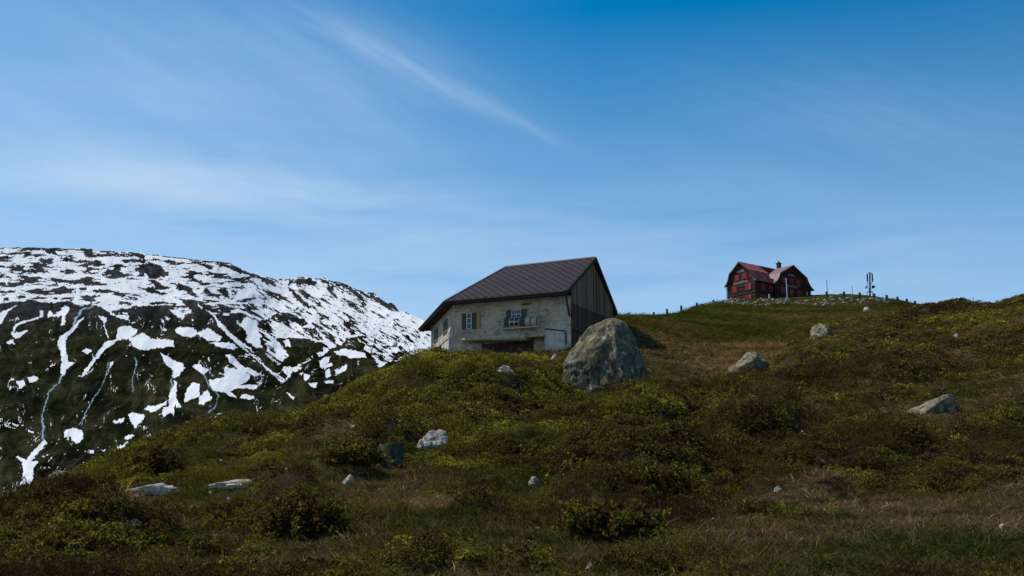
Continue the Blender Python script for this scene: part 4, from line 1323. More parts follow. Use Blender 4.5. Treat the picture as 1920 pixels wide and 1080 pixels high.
rock('rock', 'low pink stone on the brown grass at lower right', (1632, 1660, 898, 912), seed=25, mat=M_SLAB, planes=5, deep=.6)
rock('rock', 'low grey stone among leaves near the bottom left', (365, 390, 1003, 1014), seed=26, mat=M_ROCK2, planes=5)

# ------------------------------------------------------------------ hotel on the ridge
R0 = at_y(1416, 524, 270.0)
ZEH = R0[2]
hu = unit(V3(.80, .60, 0)); hl = unit(V3(-.60, .80, 0))
hnr = V3(.60, -.80, 0); hnl = V3(-.80, -.60, 0)       # outward of the long front / of the left gable


def HR_(px, py, off=0.0): return on_plane(px, py, R0 + hnr * off, hnr)
def HL_(px, py, off=0.0): return on_plane(px, py, R0 + hnl * off, hnl)
def hloc(px, py, right, off=0.0):
    p = (HR_ if right else HL_)(px, py, off) - R0
    return float(np.dot(p, hu if right else hl)), float(p[2] + R0[2])
def hpt(s_, z, right, off=0.0):
    p = R0 + (hu if right else hl) * s_ + (hnr if right else hnl) * off
    return V3(p[0], p[1], z)


W_ = hloc(1363.5, 540, False)[0]                       # width of the left gable
L_ = hloc(1516.5, 548, True)[0]
GS0 = hloc(1452, 530, True, .7)[0]
ZRH = HL_(1386.3, 491)[2]
hg = gz(R0[0] + 5, R0[1] + 5)
ZBH = min(hg, 50) - 4
hotel = empty('hotel', (R0[0] + 6, R0[1] + 8, hg))
tag(hotel, 'dark timber hotel with red shutters and a red gambrel roof on the ridge', 'hotel')
print('hotel', R0, W_, L_, GS0, ZRH, ZEH, hg)
M_TIMBER = boards('dark hotel timber', (.022, .009, .007), (.070, .028, .021), 0.35, False)
M_RED = plain('red shutter paint', (.30, .024, .030), .7, .3, 3, .1)
M_REDD = plain('brighter red shutter paint', (.50, .035, .04), .6, .2, 3)


def m_redroof(nt, b):
    P = nt.new('ShaderNodeTexCoord').outputs['Object']
    n1 = nt.noise(P, 1.1, 6, .7)
    c = nt.ramp(n1, [(.3, (.17, .022, .020)), (.5, (.27, .055, .048)), (.66, (.40, .20, .18))])
    nt.put(b, 'Base Color', c); nt.put(b, 'Normal', nt.bump(n1, .3, .05))


M_REDROOF = material('weathered red roof', m_redroof, .7, .25)
M_TRIM = plain('hotel verge board', (.10, .085, .075), .8, .3, 2)
M_LETTER = plain('white sign lettering', (.66, .66, .66), .7, .1, 2)
M_POLE_ = plain('blue grey pipe', (.10, .16, .22), .5, .2, 3)
M_STONE = plain('grey stone', (.30, .29, .27), .9, .35, 2)
# half profile of the gambrel roof: offset from the middle as a share of the half width, height
PRO = [(0, ZRH), (.40, ZRH - (ZRH - ZEH) * .28), (.74, ZEH + (ZRH - ZEH) * .50), (.82, ZEH + (ZRH - ZEH) * .27), (.94, ZEH + (ZRH - ZEH) * .08), (1.10, ZEH - .25)]


def gable_face(s0, s1, right, off, name):
    mid, hw = (s0 + s1) / 2, (s1 - s0) / 2
    pts = [(s0, ZBH), (s1, ZBH), (s1, ZEH - .1)]
    for f_, z in PRO[::-1]:
        if f_ < 1.0: pts.append((mid + hw * f_, z - .12))
    for f_, z in PRO[1:]:
        if f_ < 1.0: pts.append((mid - hw * f_, z - .12))
    pts.append((s0, ZEH - .1))
    P3 = [hpt(s_, z, right, off) for s_, z in pts]
    return quad_uv(name, P3, pts, M_TIMBER, hotel, .2, hnr if right else hnl)


gable_face(0, W_, False, 0, 'gable_wall')
gable_face(GS0, L_, True, .7, 'gable_wall')
q = [(-.0, ZBH), (GS0 + .1, ZBH), (GS0 + .1, ZEH + .1), (0, ZEH + .1)]
quad_uv('front_wall', [hpt(s_, z, True, 0) for s_, z in q], q, M_TIMBER, hotel, .2, hnr)
fr_ = MB()
fr_.prism([hpt(L_, ZBH, True, .7), hpt(L_, ZBH, True, -W_), hpt(L_, ZEH, True, -W_), hpt(L_, ZEH, True, .7)], [hpt(L_ - .2, ZBH, True, .7), hpt(L_ - .2, ZBH, True, -W_), hpt(L_ - .2, ZEH, True, -W_), hpt(L_ - .2, ZEH, True, .7)])
fr_.prism([hpt(0, ZBH, True, -W_), hpt(L_, ZBH, True, -W_), hpt(L_, ZEH, True, -W_), hpt(0, ZEH, True, -W_)], [hpt(0, ZBH, True, -W_ + .2), hpt(L_, ZBH, True, -W_ + .2), hpt(L_, ZEH, True, -W_ + .2), hpt(0, ZEH, True, -W_ + .2)])
fr_.prism([hpt(GS0, ZBH, True, .7), hpt(GS0, ZBH, True, -.1), hpt(GS0, ZEH, True, -.1), hpt(GS0, ZEH, True, .7)], [hpt(GS0 + .2, ZBH, True, .7), hpt(GS0 + .2, ZBH, True, -.1), hpt(GS0 + .2, ZEH, True, -.1), hpt(GS0 + .2, ZEH, True, .7)])
fr_.build('side_wall', M_TIMBER, hotel)


def shell(name, sections, mat, thick=.14):
    """a bent roof plate swept between two profiles"""
    a, b_ = sections
    m = MB(); n_ = len(a)
    m.v = list(a) + list(b_) + [p - UP * thick for p in a] + [p - UP * thick for p in b_]
    for i in range(n_ - 1):
        m.f += [(i, i + 1, n_ + i + 1, n_ + i), (2 * n_ + i, 3 * n_ + i, 3 * n_ + i + 1, 2 * n_ + i + 1),
                (i, 2 * n_ + i, 2 * n_ + i + 1, i + 1), (n_ + i, n_ + i + 1, 3 * n_ + i + 1, 3 * n_ + i)]
    m.f += [(0, n_, 3 * n_, 2 * n_), (n_ - 1, 3 * n_ - 1, 4 * n_ - 1, 2 * n_ - 1)]
    return m.build(name, mat, hotel)


def main_sec(x, sgn, pro=PRO):
    """section of the main roof at x along the long front; sgn=+1 front slope"""
    out = []
    for f_, z in pro:
        out.append(hpt(x, z, True, -W_ / 2 + sgn * W_ / 2 * f_))
    return out


gm, gw = (GS0 + L_) / 2, (L_ - GS0) / 2
def cross_sec(off, sgn, pro=PRO):
    return [hpt(gm + sgn * gw * f_, z, True, off) for f_, z in pro]


shell('roof', (main_sec(-.55, 1), main_sec(GS0 + .3, 1)), M_REDROOF)
shell('roof', (main_sec(-.55, -1), main_sec(L_ + .4, -1)), M_REDROOF)
# cross roof: its slopes run back over the main ridge
M_GLAREROOF = plain('roof with painted sun glare', (.20, .11, .105), .6, .3, 1.5, .3, .05)  # sun glare on the left slope, painted in as a paler roof colour
shell('roof', (cross_sec(1.25, -1), cross_sec(-W_ * .5, -1)), M_GLAREROOF)
shell('roof', (cross_sec(1.25, 1), cross_sec(-W_ - .4, 1)), M_REDROOF)
# verge boards following both gables
def verge(s0, s1, right, off):
    mid, hw = (s0 + s1) / 2, (s1 - s0) / 2
    for sg in (-1, 1):
        m = MB()
        for (f0, z0), (f1, z1) in zip(PRO[:-1], PRO[1:]):
            a = hpt(mid + sg * hw * f0, z0 - .30, right, off); b_ = hpt(mid + sg * hw * f1, z1 - .30, right, off)
            n2_ = hnr if right else hnl
            m.prism([a, b_, b_ + UP * .34, a + UP * .34], [a - n2_ * .06, b_ - n2_ * .06, b_ - n2_ * .06 + UP * .34, a - n2_ * .06 + UP * .34])
        m.build('verge_board', M_TRIM, hotel)
verge(0, W_, False, .60)
verge(GS0, L_, True, 1.33)
MB().tube([hpt(-.2, ZEH - .32, True, .55), hpt(GS0, ZEH - .32, True, .55)], .12, 8).build('gutter', M_IRON, hotel)
MB().tube([hpt(W_ + .55, ZEH - .32, False, .05), hpt(W_ + .15, ZEH - 1.0, False, .05), hpt(W_ + .12, ZBH + 3, False, .05)], .10, 6).build('drainpipe', M_POLE_, hotel)
# storey bands
for (s0, s1, right, off, px, py) in ((0, W_, False, .05, 1390, 551.5), (0, W_, False, .05, 1390, 536.5), (0, GS0, True, .05, 1430, 545)):
    z = hloc(px, py, right)[1]
    MB().box(hpt((s0 + s1) / 2, z, right, off), (hu if right else hl) * (s1 - s0) / 2, (hnr if right else hnl) * .06, UP * .16).build('storey_band', M_IRON, hotel)


def zx(x, y): return 1340 + x / 8.709, 470 + y / 8.709


def hwin(x0, x1, y0, y1, right, off=0.0, open_=False, mats=None):
    """shuttered window given by its box in the enlarged view"""
    xm, ym = (x0 + x1) / 2, (y0 + y1) / 2
    s_a = hloc(*zx(x0, ym), right, off)[0]; s_b = hloc(*zx(x1, ym), right, off)[0]
    if s_a > s_b: s_a, s_b = s_b, s_a
    zt_ = hloc(*zx(xm, y0 + 6), right, off)[1]; zb_ = hloc(*zx(xm, y1 - 6), right, off)[1]
    ax = hu if right else hl; nn = hnr if right else hnl
    w = MB().box(hpt((s_a + s_b) / 2, (zt_ + zb_) / 2, right, off + .04), ax * ((s_b - s_a) / 2 + .06), nn * .04, UP * ((zt_ - zb_) / 2 + .06)).build('window', M_TRIM, hotel)
    if open_:
        third = (s_b - s_a) / 3
        MB().box(hpt((s_a + s_b) / 2, (zt_ + zb_) / 2, right, off + .09), ax * third / 2, nn * .012, UP * (zt_ - zb_) / 2).build('pane', M_PANE, w)
        for c_ in (s_a + third / 2, s_b - third / 2):
            MB().box(hpt(c_, (zt_ + zb_) / 2, right, off + .12), ax * third / 2, nn * .04, UP * (zt_ - zb_) / 2).build('shutter', M_REDD if c_ < (s_a + s_b) / 2 else M_RED, w)
    else:
        h_ = (s_b - s_a) / 2
        for c_ in (s_a + h_ / 2, s_b - h_ / 2):
            MB().box(hpt(c_, (zt_ + zb_) / 2, right, off + .11), ax * (h_ / 2 - .02), nn * .035, UP * (zt_ - zb_) / 2).build('shutter', M_RED, w)


for a in ((338, 402, 395, 495), (460, 524, 362, 463), (300, 362, 580, 695)): hwin(*a, False)
hwin(505, 592, 528, 645, False, 0, True)
hwin(305, 368, 768, 840, False); hwin(510, 597, 722, 806, False, 0, True)
for a in ((762, 822, 530, 640), (902, 962, 558, 668), (762, 824, 717, 800), (908, 964, 748, 830)): hwin(*a, True)
for a in ((1105, 1160, 422, 525), (1220, 1278, 450, 552), (1335, 1390, 475, 578), (1090, 1144, 592, 710), (1222, 1282, 625, 742), (1355, 1412, 652, 760)): hwin(*a, True, .7)


def lettering(text, p0z, p1z, hz, right, off):
    """raised letters from one point of the enlarged view to another"""
    a = hloc(*zx(*p0z), right, off); b_ = hloc(*zx(*p1z), right, off)
    cu = bpy.data.curves.new('sign_lettering', 'FONT'); cu.body = text; cu.size = 1.0; cu.extrude = .02
    cu.align_x = 'CENTER'; cu.align_y = 'CENTER'
    tmp = bpy.data.objects.new('tmp', cu); COL.objects.link(tmp)
    dg = bpy.context.evaluated_depsgraph_get()
    me_ = bpy.data.meshes.new_from_object(tmp.evaluated_get(dg))
    bpy.data.objects.remove(tmp)
    v = np.array([v_.co[:] for v_ in me_.vertices])
    wd = abs(b_[0] - a[0]); v[:, 0] *= wd / (v[:, 0].max() - v[:, 0].min()); v[:, 1] *= hz / (v[:, 1].max() - v[:, 1].min()); v[:, 2] *= 3
    sgn = 1 if right else -1
    c_ = (a[0] + b_[0]) / 2; zc = (a[1] + b_[1]) / 2
    V_ = [hpt(c_ + sgn * x, zc + y, right, off + .06 + abs(z_)) for x, y, z_ in v]
    o = mesh_obj('sign_lettering', V_, [tuple(p.vertices) for p in me_.polygons], M_LETTER, hotel)
    return o


lettering('HOTEL', (368, 352), (482, 328), .62, False, 0)
lettering('GALENSTOCK', (316, 545), (548, 492), .62, False, 0)
lettering('HOTEL', (1196, 395), (1302, 420), .62, True, .7)
lettering('GALENSTOCK', (1150, 568), (1352, 605), .62, True, .7)
_pr = R0 - hnr * (W_ * .5)
CH_S = float(np.dot(on_plane(1460.5, 503, _pr, hnr) - _pr, hu))
cb = hpt(CH_S, 0, True, -W_ * .5)
ch = MB().box(V3(cb[0], cb[1], ZRH + .3), hu * .45, hnr * .45, UP * 1.3).build('chimney', M_IRON, hotel)
MB().box(V3(cb[0], cb[1], ZRH + 1.75), hu * .58, hnr * .58, UP * .10).tube([V3(cb[0], cb[1], ZRH + 1.7), V3(cb[0], cb[1], ZRH + 2.3)], .25, 8).build('chimney_cap', M_IRON, ch)

# stone posts against the hotel, flag pole, masts
def post(name, px, pyb, pyt, y, mat, label, cat, group=None, wpx=3.0, taper=.9, rnd=False):
    p = at_y(px, pyb, y); t = at_y(px, pyt, y); g = gz(p[0], y)
    r = wpx * y * 1.02 / FPX / 2
    b0 = V3(p[0], y, min(g, p[2]) - .35); b1 = V3(p[0], y, t[2])
    root = V3(p[0], y, g)
    m = MB()
    if rnd:
        m.tube([b0, b1], [r, r * taper], 8)
    else:
        m.tube([b0, b1 - UP * r * .5], [r * 1.25, r * 1.25 * taper], 4)
        m.tube([b1 - UP * r * .5, b1], [r * 1.25 * taper, r * .8], 4)
    v = [q - root for q in m.v]
    o = mesh_obj(name, v, m.f, mat); o.location = tuple(root)
    tag(o, label, cat, group)
    return o


M_POST = plain('dark stone post', (.040, .030, .026), .9, .35, 3, .05)
M_POSTL = plain('pale stone post', (.42, .40, .37), .9, .3, 3)
M_POLE = plain('bluish steel pole', (.07, .13, .18), .5, .15, 3, .3, .3)
M_POLEW = plain('white flag pole', (.72, .72, .74), .4, .1, 3)
G_ = 'kerb stone posts along the ridge track'
left_posts = [(1226, 590, 586, 205), (1250.8, 586, 580.2, 220), (1277.5, 580.5, 574, 232), (1306.7, 575.5, 568.5, 240), (1338, 570.5, 563.5, 248)]
ln_ = ['lowest and smallest stone post at the left end of the ridge, nearest the house', 'second stone post from the left end of the ridge', 'middle one of the five stone posts left of the hotel', 'second stone post from the hotel on its left side', 'stone post standing nearest to the left side of the hotel']
for (a, pb, pt, y), lb in zip(left_posts, ln_): post('stone_post', a, pb, pt - 1.0, y, M_POST, lb, 'post', G_, 3.6)
rp = [(1550.6, 555.5, 547.5), (1582.8, 555.3, 547.5), (1612.5, 556.5, 549), (1639.6, 559, 551), (1663, 561.2, 554), (1683.4, 565.3, 557), (1700.6, 568.5, 561), (1716, 572, 565.2)]
rn = ['stone post next to the thin pole just right of the hotel', 'stone post left of the short thin pole on the ridge', 'stone post between the short thin pole and the antenna mast', 'stone post touching the right foot of the antenna mast', 'first stone post right of the antenna mast', 'second stone post right of the antenna mast', 'second last stone post at the right end of the ridge', 'last stone post at the right end of the ridge beside the heath']
for i, ((a, pb, pt), lb) in enumerate(zip(rp, rn)): post('stone_post', a, pb, pt - 1.0, 262 - i * 2, M_POST, lb, 'post', G_, 4.0)
post('marker_stone', 1371, 566, 558, 267, M_POSTL, 'pale stone post in front of the left hotel corner', 'post', None, 2.6)
post('marker_stone', 1442.5, 560, 551.5, 266, M_POSTL, 'pale stone post in front of the middle of the hotel', 'post', None, 2.6)
post('marker_stone', 1513.5, 557, 547.5, 280, M_POSTL, 'pale stone post at the right end of the hotel', 'post', None, 2.2)
post('flagpole', 1476, 558, 521.5, 264, M_POLEW, 'white flag pole standing in front of the right hotel gable', 'flagpole', None, 1.6, .75, True)
post('marker_pole', 1551.8, 556, 525, 268, M_POLE, 'tall thin steel pole just right of the hotel', 'pole', None, 1.3, .8, True)
post('marker_pole', 1598.6, 556, 534.5, 268, M_POLE, 'short thin pole left of the antenna mast', 'pole', None, 1.2, .8, True)
post('marker_pole', 1825.5, 572, 557, 136, M_POLE, 'lone thin pole sticking out of the heath at upper right', 'pole', None, 1.6, .8, True)

# antenna mast
ya = 272.0
def ax_(dx, py): return at_y(1631 + dx, py, ya)
mast = empty('antenna_mast', V3(ax_(0, 557)[0], ya, gz(ax_(0, 557)[0], ya)))
tag(mast, 'radio mast with two long panel antennas and two drum dishes on the ridge', 'antenna mast')
M_MAST = plain('dark steel', (.014, .011, .011), .8, .3, 3, .1)
M_DRUM = plain('white dish cover', (.62, .66, .68), .5, .1, 3)
u_ = ya * 1.02 / FPX
pb_ = ax_(0, 562)
MB().tube([pb_ - UP * 1, ax_(0, 511)], [1.6 * u_, 1.3 * u_], 10).build('pole', M_MAST, mast)
for sg in (-1, 1):
    MB().box((ax_(sg * 4.6, 514) + ax_(sg * 4.6, 528)) / 2, V3(1.15 * u_, 0, 0), V3(0, .12, 0), UP * 7.2 * u_).build('panel_antenna', M_MAST, mast)
    MB().tube([ax_(sg * 4.3, 514), ax_(sg * 3.2, 511.8), ax_(0, 511.5)], .6 * u_, 6).build('strut', M_POLE, mast)
    MB().tube([ax_(sg * 4.0, 528), ax_(sg * 4.0, 540), ax_(0, 544.5)], .5 * u_, 6).build('strut', M_POLE, mast)
    MB().tube([ax_(sg * 4.2, 530), ax_(0, 532.5)], .4 * u_, 6).build('strut', M_POLE, mast)
    dc = ax_(sg * 6.6, 538)
    dr_ = MB().tube([dc - V3(sg * .0, .32, 0), dc + V3(0, .35, 0)], 2.5 * u_, 18).build('drum_dish', M_DRUM if sg < 0 else M_MAST, mast)
    MB().tube([ax_(sg * 1, 547), ax_(sg * 5.0, 547.5), ax_(sg * 5.0, 560)], .5 * u_, 6).build('leg', M_MAST, mast)
MB().tube([ax_(-5, 547.3), ax_(5, 547.3)], .9 * u_, 6).build('cross_bar', M_MAST, mast)
MB().tube([ax_(0, 511), ax_(0, 505.5)], .22 * u_, 6).build('lightning_rod', M_POLE, mast)

# ------------------------------------------------------------------ plants
def m_leaf(name, kind):
    m = bpy.data.materials.new(name); m.use_nodes = True
    t = m.node_tree; nt = NT(t); t.nodes.remove(t.nodes['Principled BSDF'])
    out = [n for n in t.nodes if n.type == 'OUTPUT_MATERIAL'][0]
    tint = nt.attr('tint', 'INSTANCER') if kind != 'own' else nt.attr('tint')
    lf = nt.attr('leaf')                      # per leaf random
    if kind == 'grass':
        col = nt.ramp(tint, [(0.0, (.034, .048, .010)), (.30, (.072, .072, .018)), (.52, (.115, .085, .038)), (.75, (.165, .103, .056)), (1.0, (.27, .175, .10))])
    else:
        col = nt.ramp(tint, [(0.0, (.050, .029, .019)), (.25, (.110, .068, .032)), (.45, (.135, .116, .030)), (.7, (.205, .195, .038)), (1.0, (.34, .315, .050))])
    k = nt.ramp(lf, [(0, .30), (.6, .9), (.92, 1.4), (1, 2.3)])
    col = nt.mix(1.0, col, k, 'MULTIPLY')
    d = nt.new('ShaderNodeBsdfDiffuse'); nt.put(d, 0, col)
    tr = nt.new('ShaderNodeBsdfTranslucent'); nt.put(tr, 0, nt.mix(1.0, col, (1.2, 1.15, .55), 'MULTIPLY'))
    mx = nt.new('ShaderNodeMixShader'); nt.put(mx, 0, .38); t.links.new(d.outputs[0], mx.inputs[1]); t.links.new(tr.outputs[0], mx.inputs[2])
    t.links.new(mx.outputs[0], out.inputs['Surface'])
    return m


M_LEAF = m_leaf('heath leaves', 'shrub')
M_BLADE = m_leaf('grass blades', 'grass')
M_OWN = m_leaf('bush leaves', 'own')
M_TWIG = plain('dark twig', (.040, .028, .020), .9, .4, 20)
M_DEAD = plain('bleached dead wood', (.34, .29, .24), .85, .25, 14)


def leaf_soup(centers, axes, L, Wd, r):
    """folded diamond leaves: centers (n,3), unit directions (n,3)"""
    n = len(centers)
    ref = r.normal(size=(n, 3)); side = np.cross(axes, ref); side /= np.linalg.norm(side, axis=1)[:, None] + 1e-9
    nrm = np.cross(side, axes)
    L = L * r.uniform(.6, 1.3, (n, 1)); Wd = Wd * r.uniform(.7, 1.2, (n, 1))
    a = centers; b_ = centers + axes * L * .55 + side * Wd * .5 + nrm * Wd * .12; c_ = centers + axes * L - nrm * L * .10; d_ = centers + axes * L * .55 - side * Wd * .5 + nrm * Wd * .12
    return np.stack([a, b_, c_, d_], 1)


def soup_mesh(name, Q, mat, extra=None):
    n = len(Q); me = bpy.data.meshes.new(name)
    me.vertices.add(n * 4); me.vertices.foreach_set('co', Q.reshape(-1).astype(np.float32))
    me.loops.add(n * 4); me.polygons.add(n)
    me.loops.foreach_set('vertex_index', np.arange(n * 4, dtype=np.int32))
    me.polygons.foreach_set('loop_start', np.arange(0, n * 4, 4, dtype=np.int32))
    me.update(calc_edges=True)
    at = me.attributes.new('leaf', 'FLOAT', 'FACE'); at.data.foreach_set('value', RNG.random(n).astype(np.float32))
    for k, a in (extra or {}).items():
        at = me.attributes.new(k, 'FLOAT', 'FACE'); at.data.foreach_set('value', a.astype(np.float32))
    me.materials.append(mat)
    return me


def shrub_proto(seed, nros, per, L, flat=.75, slim=.55, rise=.0):
    r = np.random.default_rng(seed)
    d = r.normal(size=(nros, 3)); d[:, 2] = np.abs(d[:, 2]) * .9 + .05; d /= np.linalg.norm(d, axis=1)[:, None]
    rad = r.uniform(.55, 1.0, nros) ** .6
    c = d * rad[:, None] * np.array([1, 1, flat]); c[:, :2] += r.normal(size=(nros, 2)) * .06
    up = d * .7 + np.array([0, 0, .75]); up /= np.linalg.norm(up, axis=1)[:, None]
    C_ = np.repeat(c, per, 0); U_ = np.repeat(up, per, 0)
    a = r.normal(size=(nros * per, 3)); a -= U_ * (a * U_).sum(1)[:, None]; a /= np.linalg.norm(a, axis=1)[:, None]; a = a + U_ * r.uniform(.15 + rise, .7 + rise, (nros * per, 1))
    a /= np.linalg.norm(a, axis=1)[:, None]
    a /= np.linalg.norm(a, axis=1)[:, None]
    return leaf_soup(C_ + r.normal(size=C_.shape) * .015, a, L, L * slim, r)


def grass_proto(seed, n, h, w, droop=.5, spread=.35):
    r = np.random.default_rng(seed)
    base = np.concatenate([r.normal(size=(n, 2)) * spread, np.zeros((n, 1))], 1)
    a = np.concatenate([r.normal(size=(n, 2)) * droop, np.ones((n, 1)) * .9], 1); a /= np.linalg.norm(a, axis=1)[:, None]
    Q = leaf_soup(base, a, h, w, r)
    Q[:, 2, :2] += a[:, :2] * h * .35; Q[:, 2, 2] -= h * .12
    return Q


VIEWBOX = []


def visible(x, y, z, margin=.02):
    """drops what lies behind the brow of the hill as seen from the path, with room to spare"""
    return VIS_F(x, y, z) > -margin


_e = (GZ / np.maximum(GY, 1.0)); _e = np.where(GY > 4, _e, -1)
_run = np.maximum.accumulate(_e, 0)


def VIS_F(x, y, z):
    v = np.clip(y + APEX, vs[0], vs[-1]); u_i = np.interp(x / v, us, np.arange(len(us))); v_i = np.interp(v, vs, np.arange(len(vs)))
    return z / np.maximum(y, 1) - _run[np.clip(v_i.astype(int), 0, len(vs) - 1), np.clip(u_i.astype(int), 0, len(us) - 1)]


def keep_clear(x, y, front=.5):
    m = np.ones(len(x), bool)
    for rx, ry, ra, rb in [(r_[0], r_[1], r_[2], r_[3]) for r_ in ROCKS]:
        m &= ((x - rx) / (ra + .02)) ** 2 + ((y - ry) / (rb + .02)) ** 2 > 1
        f_ = .7 if (front < 0 and .3 < ra < .8) else front
        if ra > 0.3:      # trampled strip on the viewer's side of the larger stones, where they show to their foot
            m &= ~((np.abs(x - rx) < ra * .75) & (y < ry) & (y > ry - rb - f_))
    for (p0, p1, p2, p3) in [(EA, EB, EC, ED)]:
        P = np.stack([x, y], 1); ins = np.ones(len(x), bool)
        cyc = [WP, gpt(GL, 0), lpt(T1, 0), LP]
        ctr = sum(cyc) / 4
        for i in range(4):
            a, b_ = cyc[i][:2], cyc[(i + 1) % 4][:2]
            nn = np.array([b_[1] - a[1], a[0] - b_[0]])
            if np.dot(nn, ctr[:2] - a) < 0: nn = -nn
            nn = nn / np.linalg.norm(nn)
            ins &= ((P - a) @ nn) > -.15
        m &= ~ins
    hx = (x - R0[0]) * hu[0] + (y - R0[1]) * hu[1]; hy = -((x - R0[0]) * hnr[0] + (y - R0[1]) * hnr[1])
    m &= ~((hx > -.5) & (hx < L_ + .5) & (hy > -1.2) & (hy < W_ + .5))
    return m


def scatter(y0, y1, rho, half=.56):
    n = int(rho * half * (y1 ** 2 - y0 ** 2))
    y = np.sqrt(RNG.uniform(y0 ** 2, y1 ** 2, n)); x = RNG.uniform(-half, half, n) * y
    return x, y


def gn_scatter(name, pts, size, tint, variant, protos, tilt, mat):
    me = bpy.data.meshes.new(name); n = len(pts)
    me.vertices.add(n); me.vertices.foreach_set('co', pts.reshape(-1).astype(np.float32))
    rot = np.stack([RNG.normal(size=n) * .16 + tilt[:, 0], RNG.normal(size=n) * .16 + tilt[:, 1], RNG.uniform(0, 6.283, n)], 1)
    for k, tp, a in (('rot', 'FLOAT_VECTOR', rot), ('size', 'FLOAT_VECTOR', size), ('tint', 'FLOAT', tint), ('variant', 'INT', variant)):
        at = me.attributes.new(k, tp, 'POINT')
        at.data.foreach_set('vector' if tp == 'FLOAT_VECTOR' else 'value', a.reshape(-1).astype(np.int32 if tp == 'INT' else np.float32))
    me.materials.append(mat)
    o = bpy.data.objects.new(name, me); COL.objects.link(o)
    ng = bpy.data.node_groups.new(name, 'GeometryNodeTree')
    ng.interface.new_socket('Geometry', in_out='INPUT', socket_type='NodeSocketGeometry')
    ng.interface.new_socket('Geometry', in_out='OUTPUT', socket_type='NodeSocketGeometry')
    gi = ng.nodes.new('NodeGroupInput'); go = ng.nodes.new('NodeGroupOutput')
    iop = ng.nodes.new('GeometryNodeInstanceOnPoints')
    jn = ng.nodes.new('GeometryNodeJoinGeometry')
    m2p = ng.nodes.new('GeometryNodeMeshToPoints')
    for pr in protos[::-1]:
        oi = ng.nodes.new('GeometryNodeObjectInfo'); oi.inputs['Object'].default_value = pr; oi.inputs['As Instance'].default_value = False
        g2i = ng.nodes.new('GeometryNodeGeometryToInstance')
        ng.links.new(oi.outputs['Geometry'], g2i.inputs[0]); ng.links.new(g2i.outputs[0], jn.inputs[0])

    def at(nm, tp):
        a = ng.nodes.new('GeometryNodeInputNamedAttribute'); a.data_type = tp; a.inputs['Name'].default_value = nm; return a.outputs['Attribute']
    ng.links.new(gi.outputs[0], m2p.inputs['Mesh']); ng.links.new(m2p.outputs[0], iop.inputs['Points'])
    ng.links.new(jn.outputs[0], iop.inputs['Instance'])
    iop.inputs['Pick Instance'].default_value = True
    ng.links.new(at('variant', 'INT'), iop.inputs['Instance Index'])
    e2r = ng.nodes.new('FunctionNodeEulerToRotation'); ng.links.new(at('rot', 'FLOAT_VECTOR'), e2r.inputs[0]); ng.links.new(e2r.outputs[0], iop.inputs['Rotation'])
    ng.links.new(at('size', 'FLOAT_VECTOR'), iop.inputs['Scale'])
    ng.links.new(iop.outputs[0], go.inputs[0])
    md = o.modifiers.new('scatter', 'NODES'); md.node_group = ng
    return o


hidden = bpy.data.collections.new('sprigs'); COL.children.link(hidden); hidden.hide_render = True; hidden.hide_viewport = False


def proto_obj(name, me):
    o = bpy.data.objects.new(name, me); hidden.objects.link(o); o.hide_render = True; o['kind'] = 'helper'
    o.location = (0, -30, -30)
    return o


near_s = [proto_obj('sprig', soup_mesh('sprig', shrub_proto(100 + i, 66, 7, .135), M_LEAF)) for i in range(4)]
near_s += [proto_obj('sprig', soup_mesh('sprig', shrub_proto(200 + i, 90, 8, .10, .9, .22, .9), M_LEAF)) for i in range(2)]
mid_s = [proto_obj('sprig', soup_mesh('sprig', shrub_proto(110 + i, 36, 5, .20), M_LEAF)) for i in range(4)]
mid_s += [proto_obj('sprig', soup_mesh('sprig', shrub_proto(210 + i, 60, 6, .15, .9, .25, .9), M_LEAF)) for i in range(2)]
far_s = [proto_obj('sprig', soup_mesh('sprig', shrub_proto(120 + i, 30, 4, .25), M_LEAF)) for i in range(4)]
near_g = [proto_obj('tussock', soup_mesh('tussock', grass_proto(130 + i, 60, .9, .045, .55, .35), M_BLADE)) for i in range(4)]
far_g = [proto_obj('tussock', soup_mesh('tussock', grass_proto(140 + i, 34, .8, .09, .6, .4), M_BLADE)) for i in range(4)]


def shrub_tint(x, y):
    yy = np.maximum(y, 4.0); u = x / yy; l = np.log(yy); k = sstep(10, 120, yy)
    b = .41 - .06 * sstep(26, 12, yy) + (chart_noise(x, y, 2.2, 51) - .5) * .95 * (1 - k) + (chart_noise(x, y, 8, 52) - .5) * .8 * k + (chart_noise(x, y, .7, 53) - .5) * .35 * (1 - k)
    for px, cy, ru, rl, w in [(960, 76, .06, .10, .55), (800, 52, .13, .22, .16), (1190, 44, .05, .1, .18), (1560, 72, .06, .12, .10), (1500, 26, .2, .2, -.12), (1150, 26, .09, .16, -.12),
                              (1700, 30, .12, .3, -.10), (900, 11, .3, .1, .08), (1780, 110, .16, .3, -.08), (300, 14, .2, .2, -.02), (1600, 55, .2, .5, -.07), (1050, 32, .12, .2, .1)]:
        b = b + w * np.exp(-((u - uofpx(px)) / ru) ** 2 - ((l - math.log(cy)) / rl) ** 2)
    return b


def slope_tilt(x, y):
    e = .6
    dx = (ground_z(x + e, y) - ground_z(x - e, y)) / (2 * e); dy = (ground_z(x, y + e) - ground_z(x, y - e)) / (2 * e)
    return dx, dy


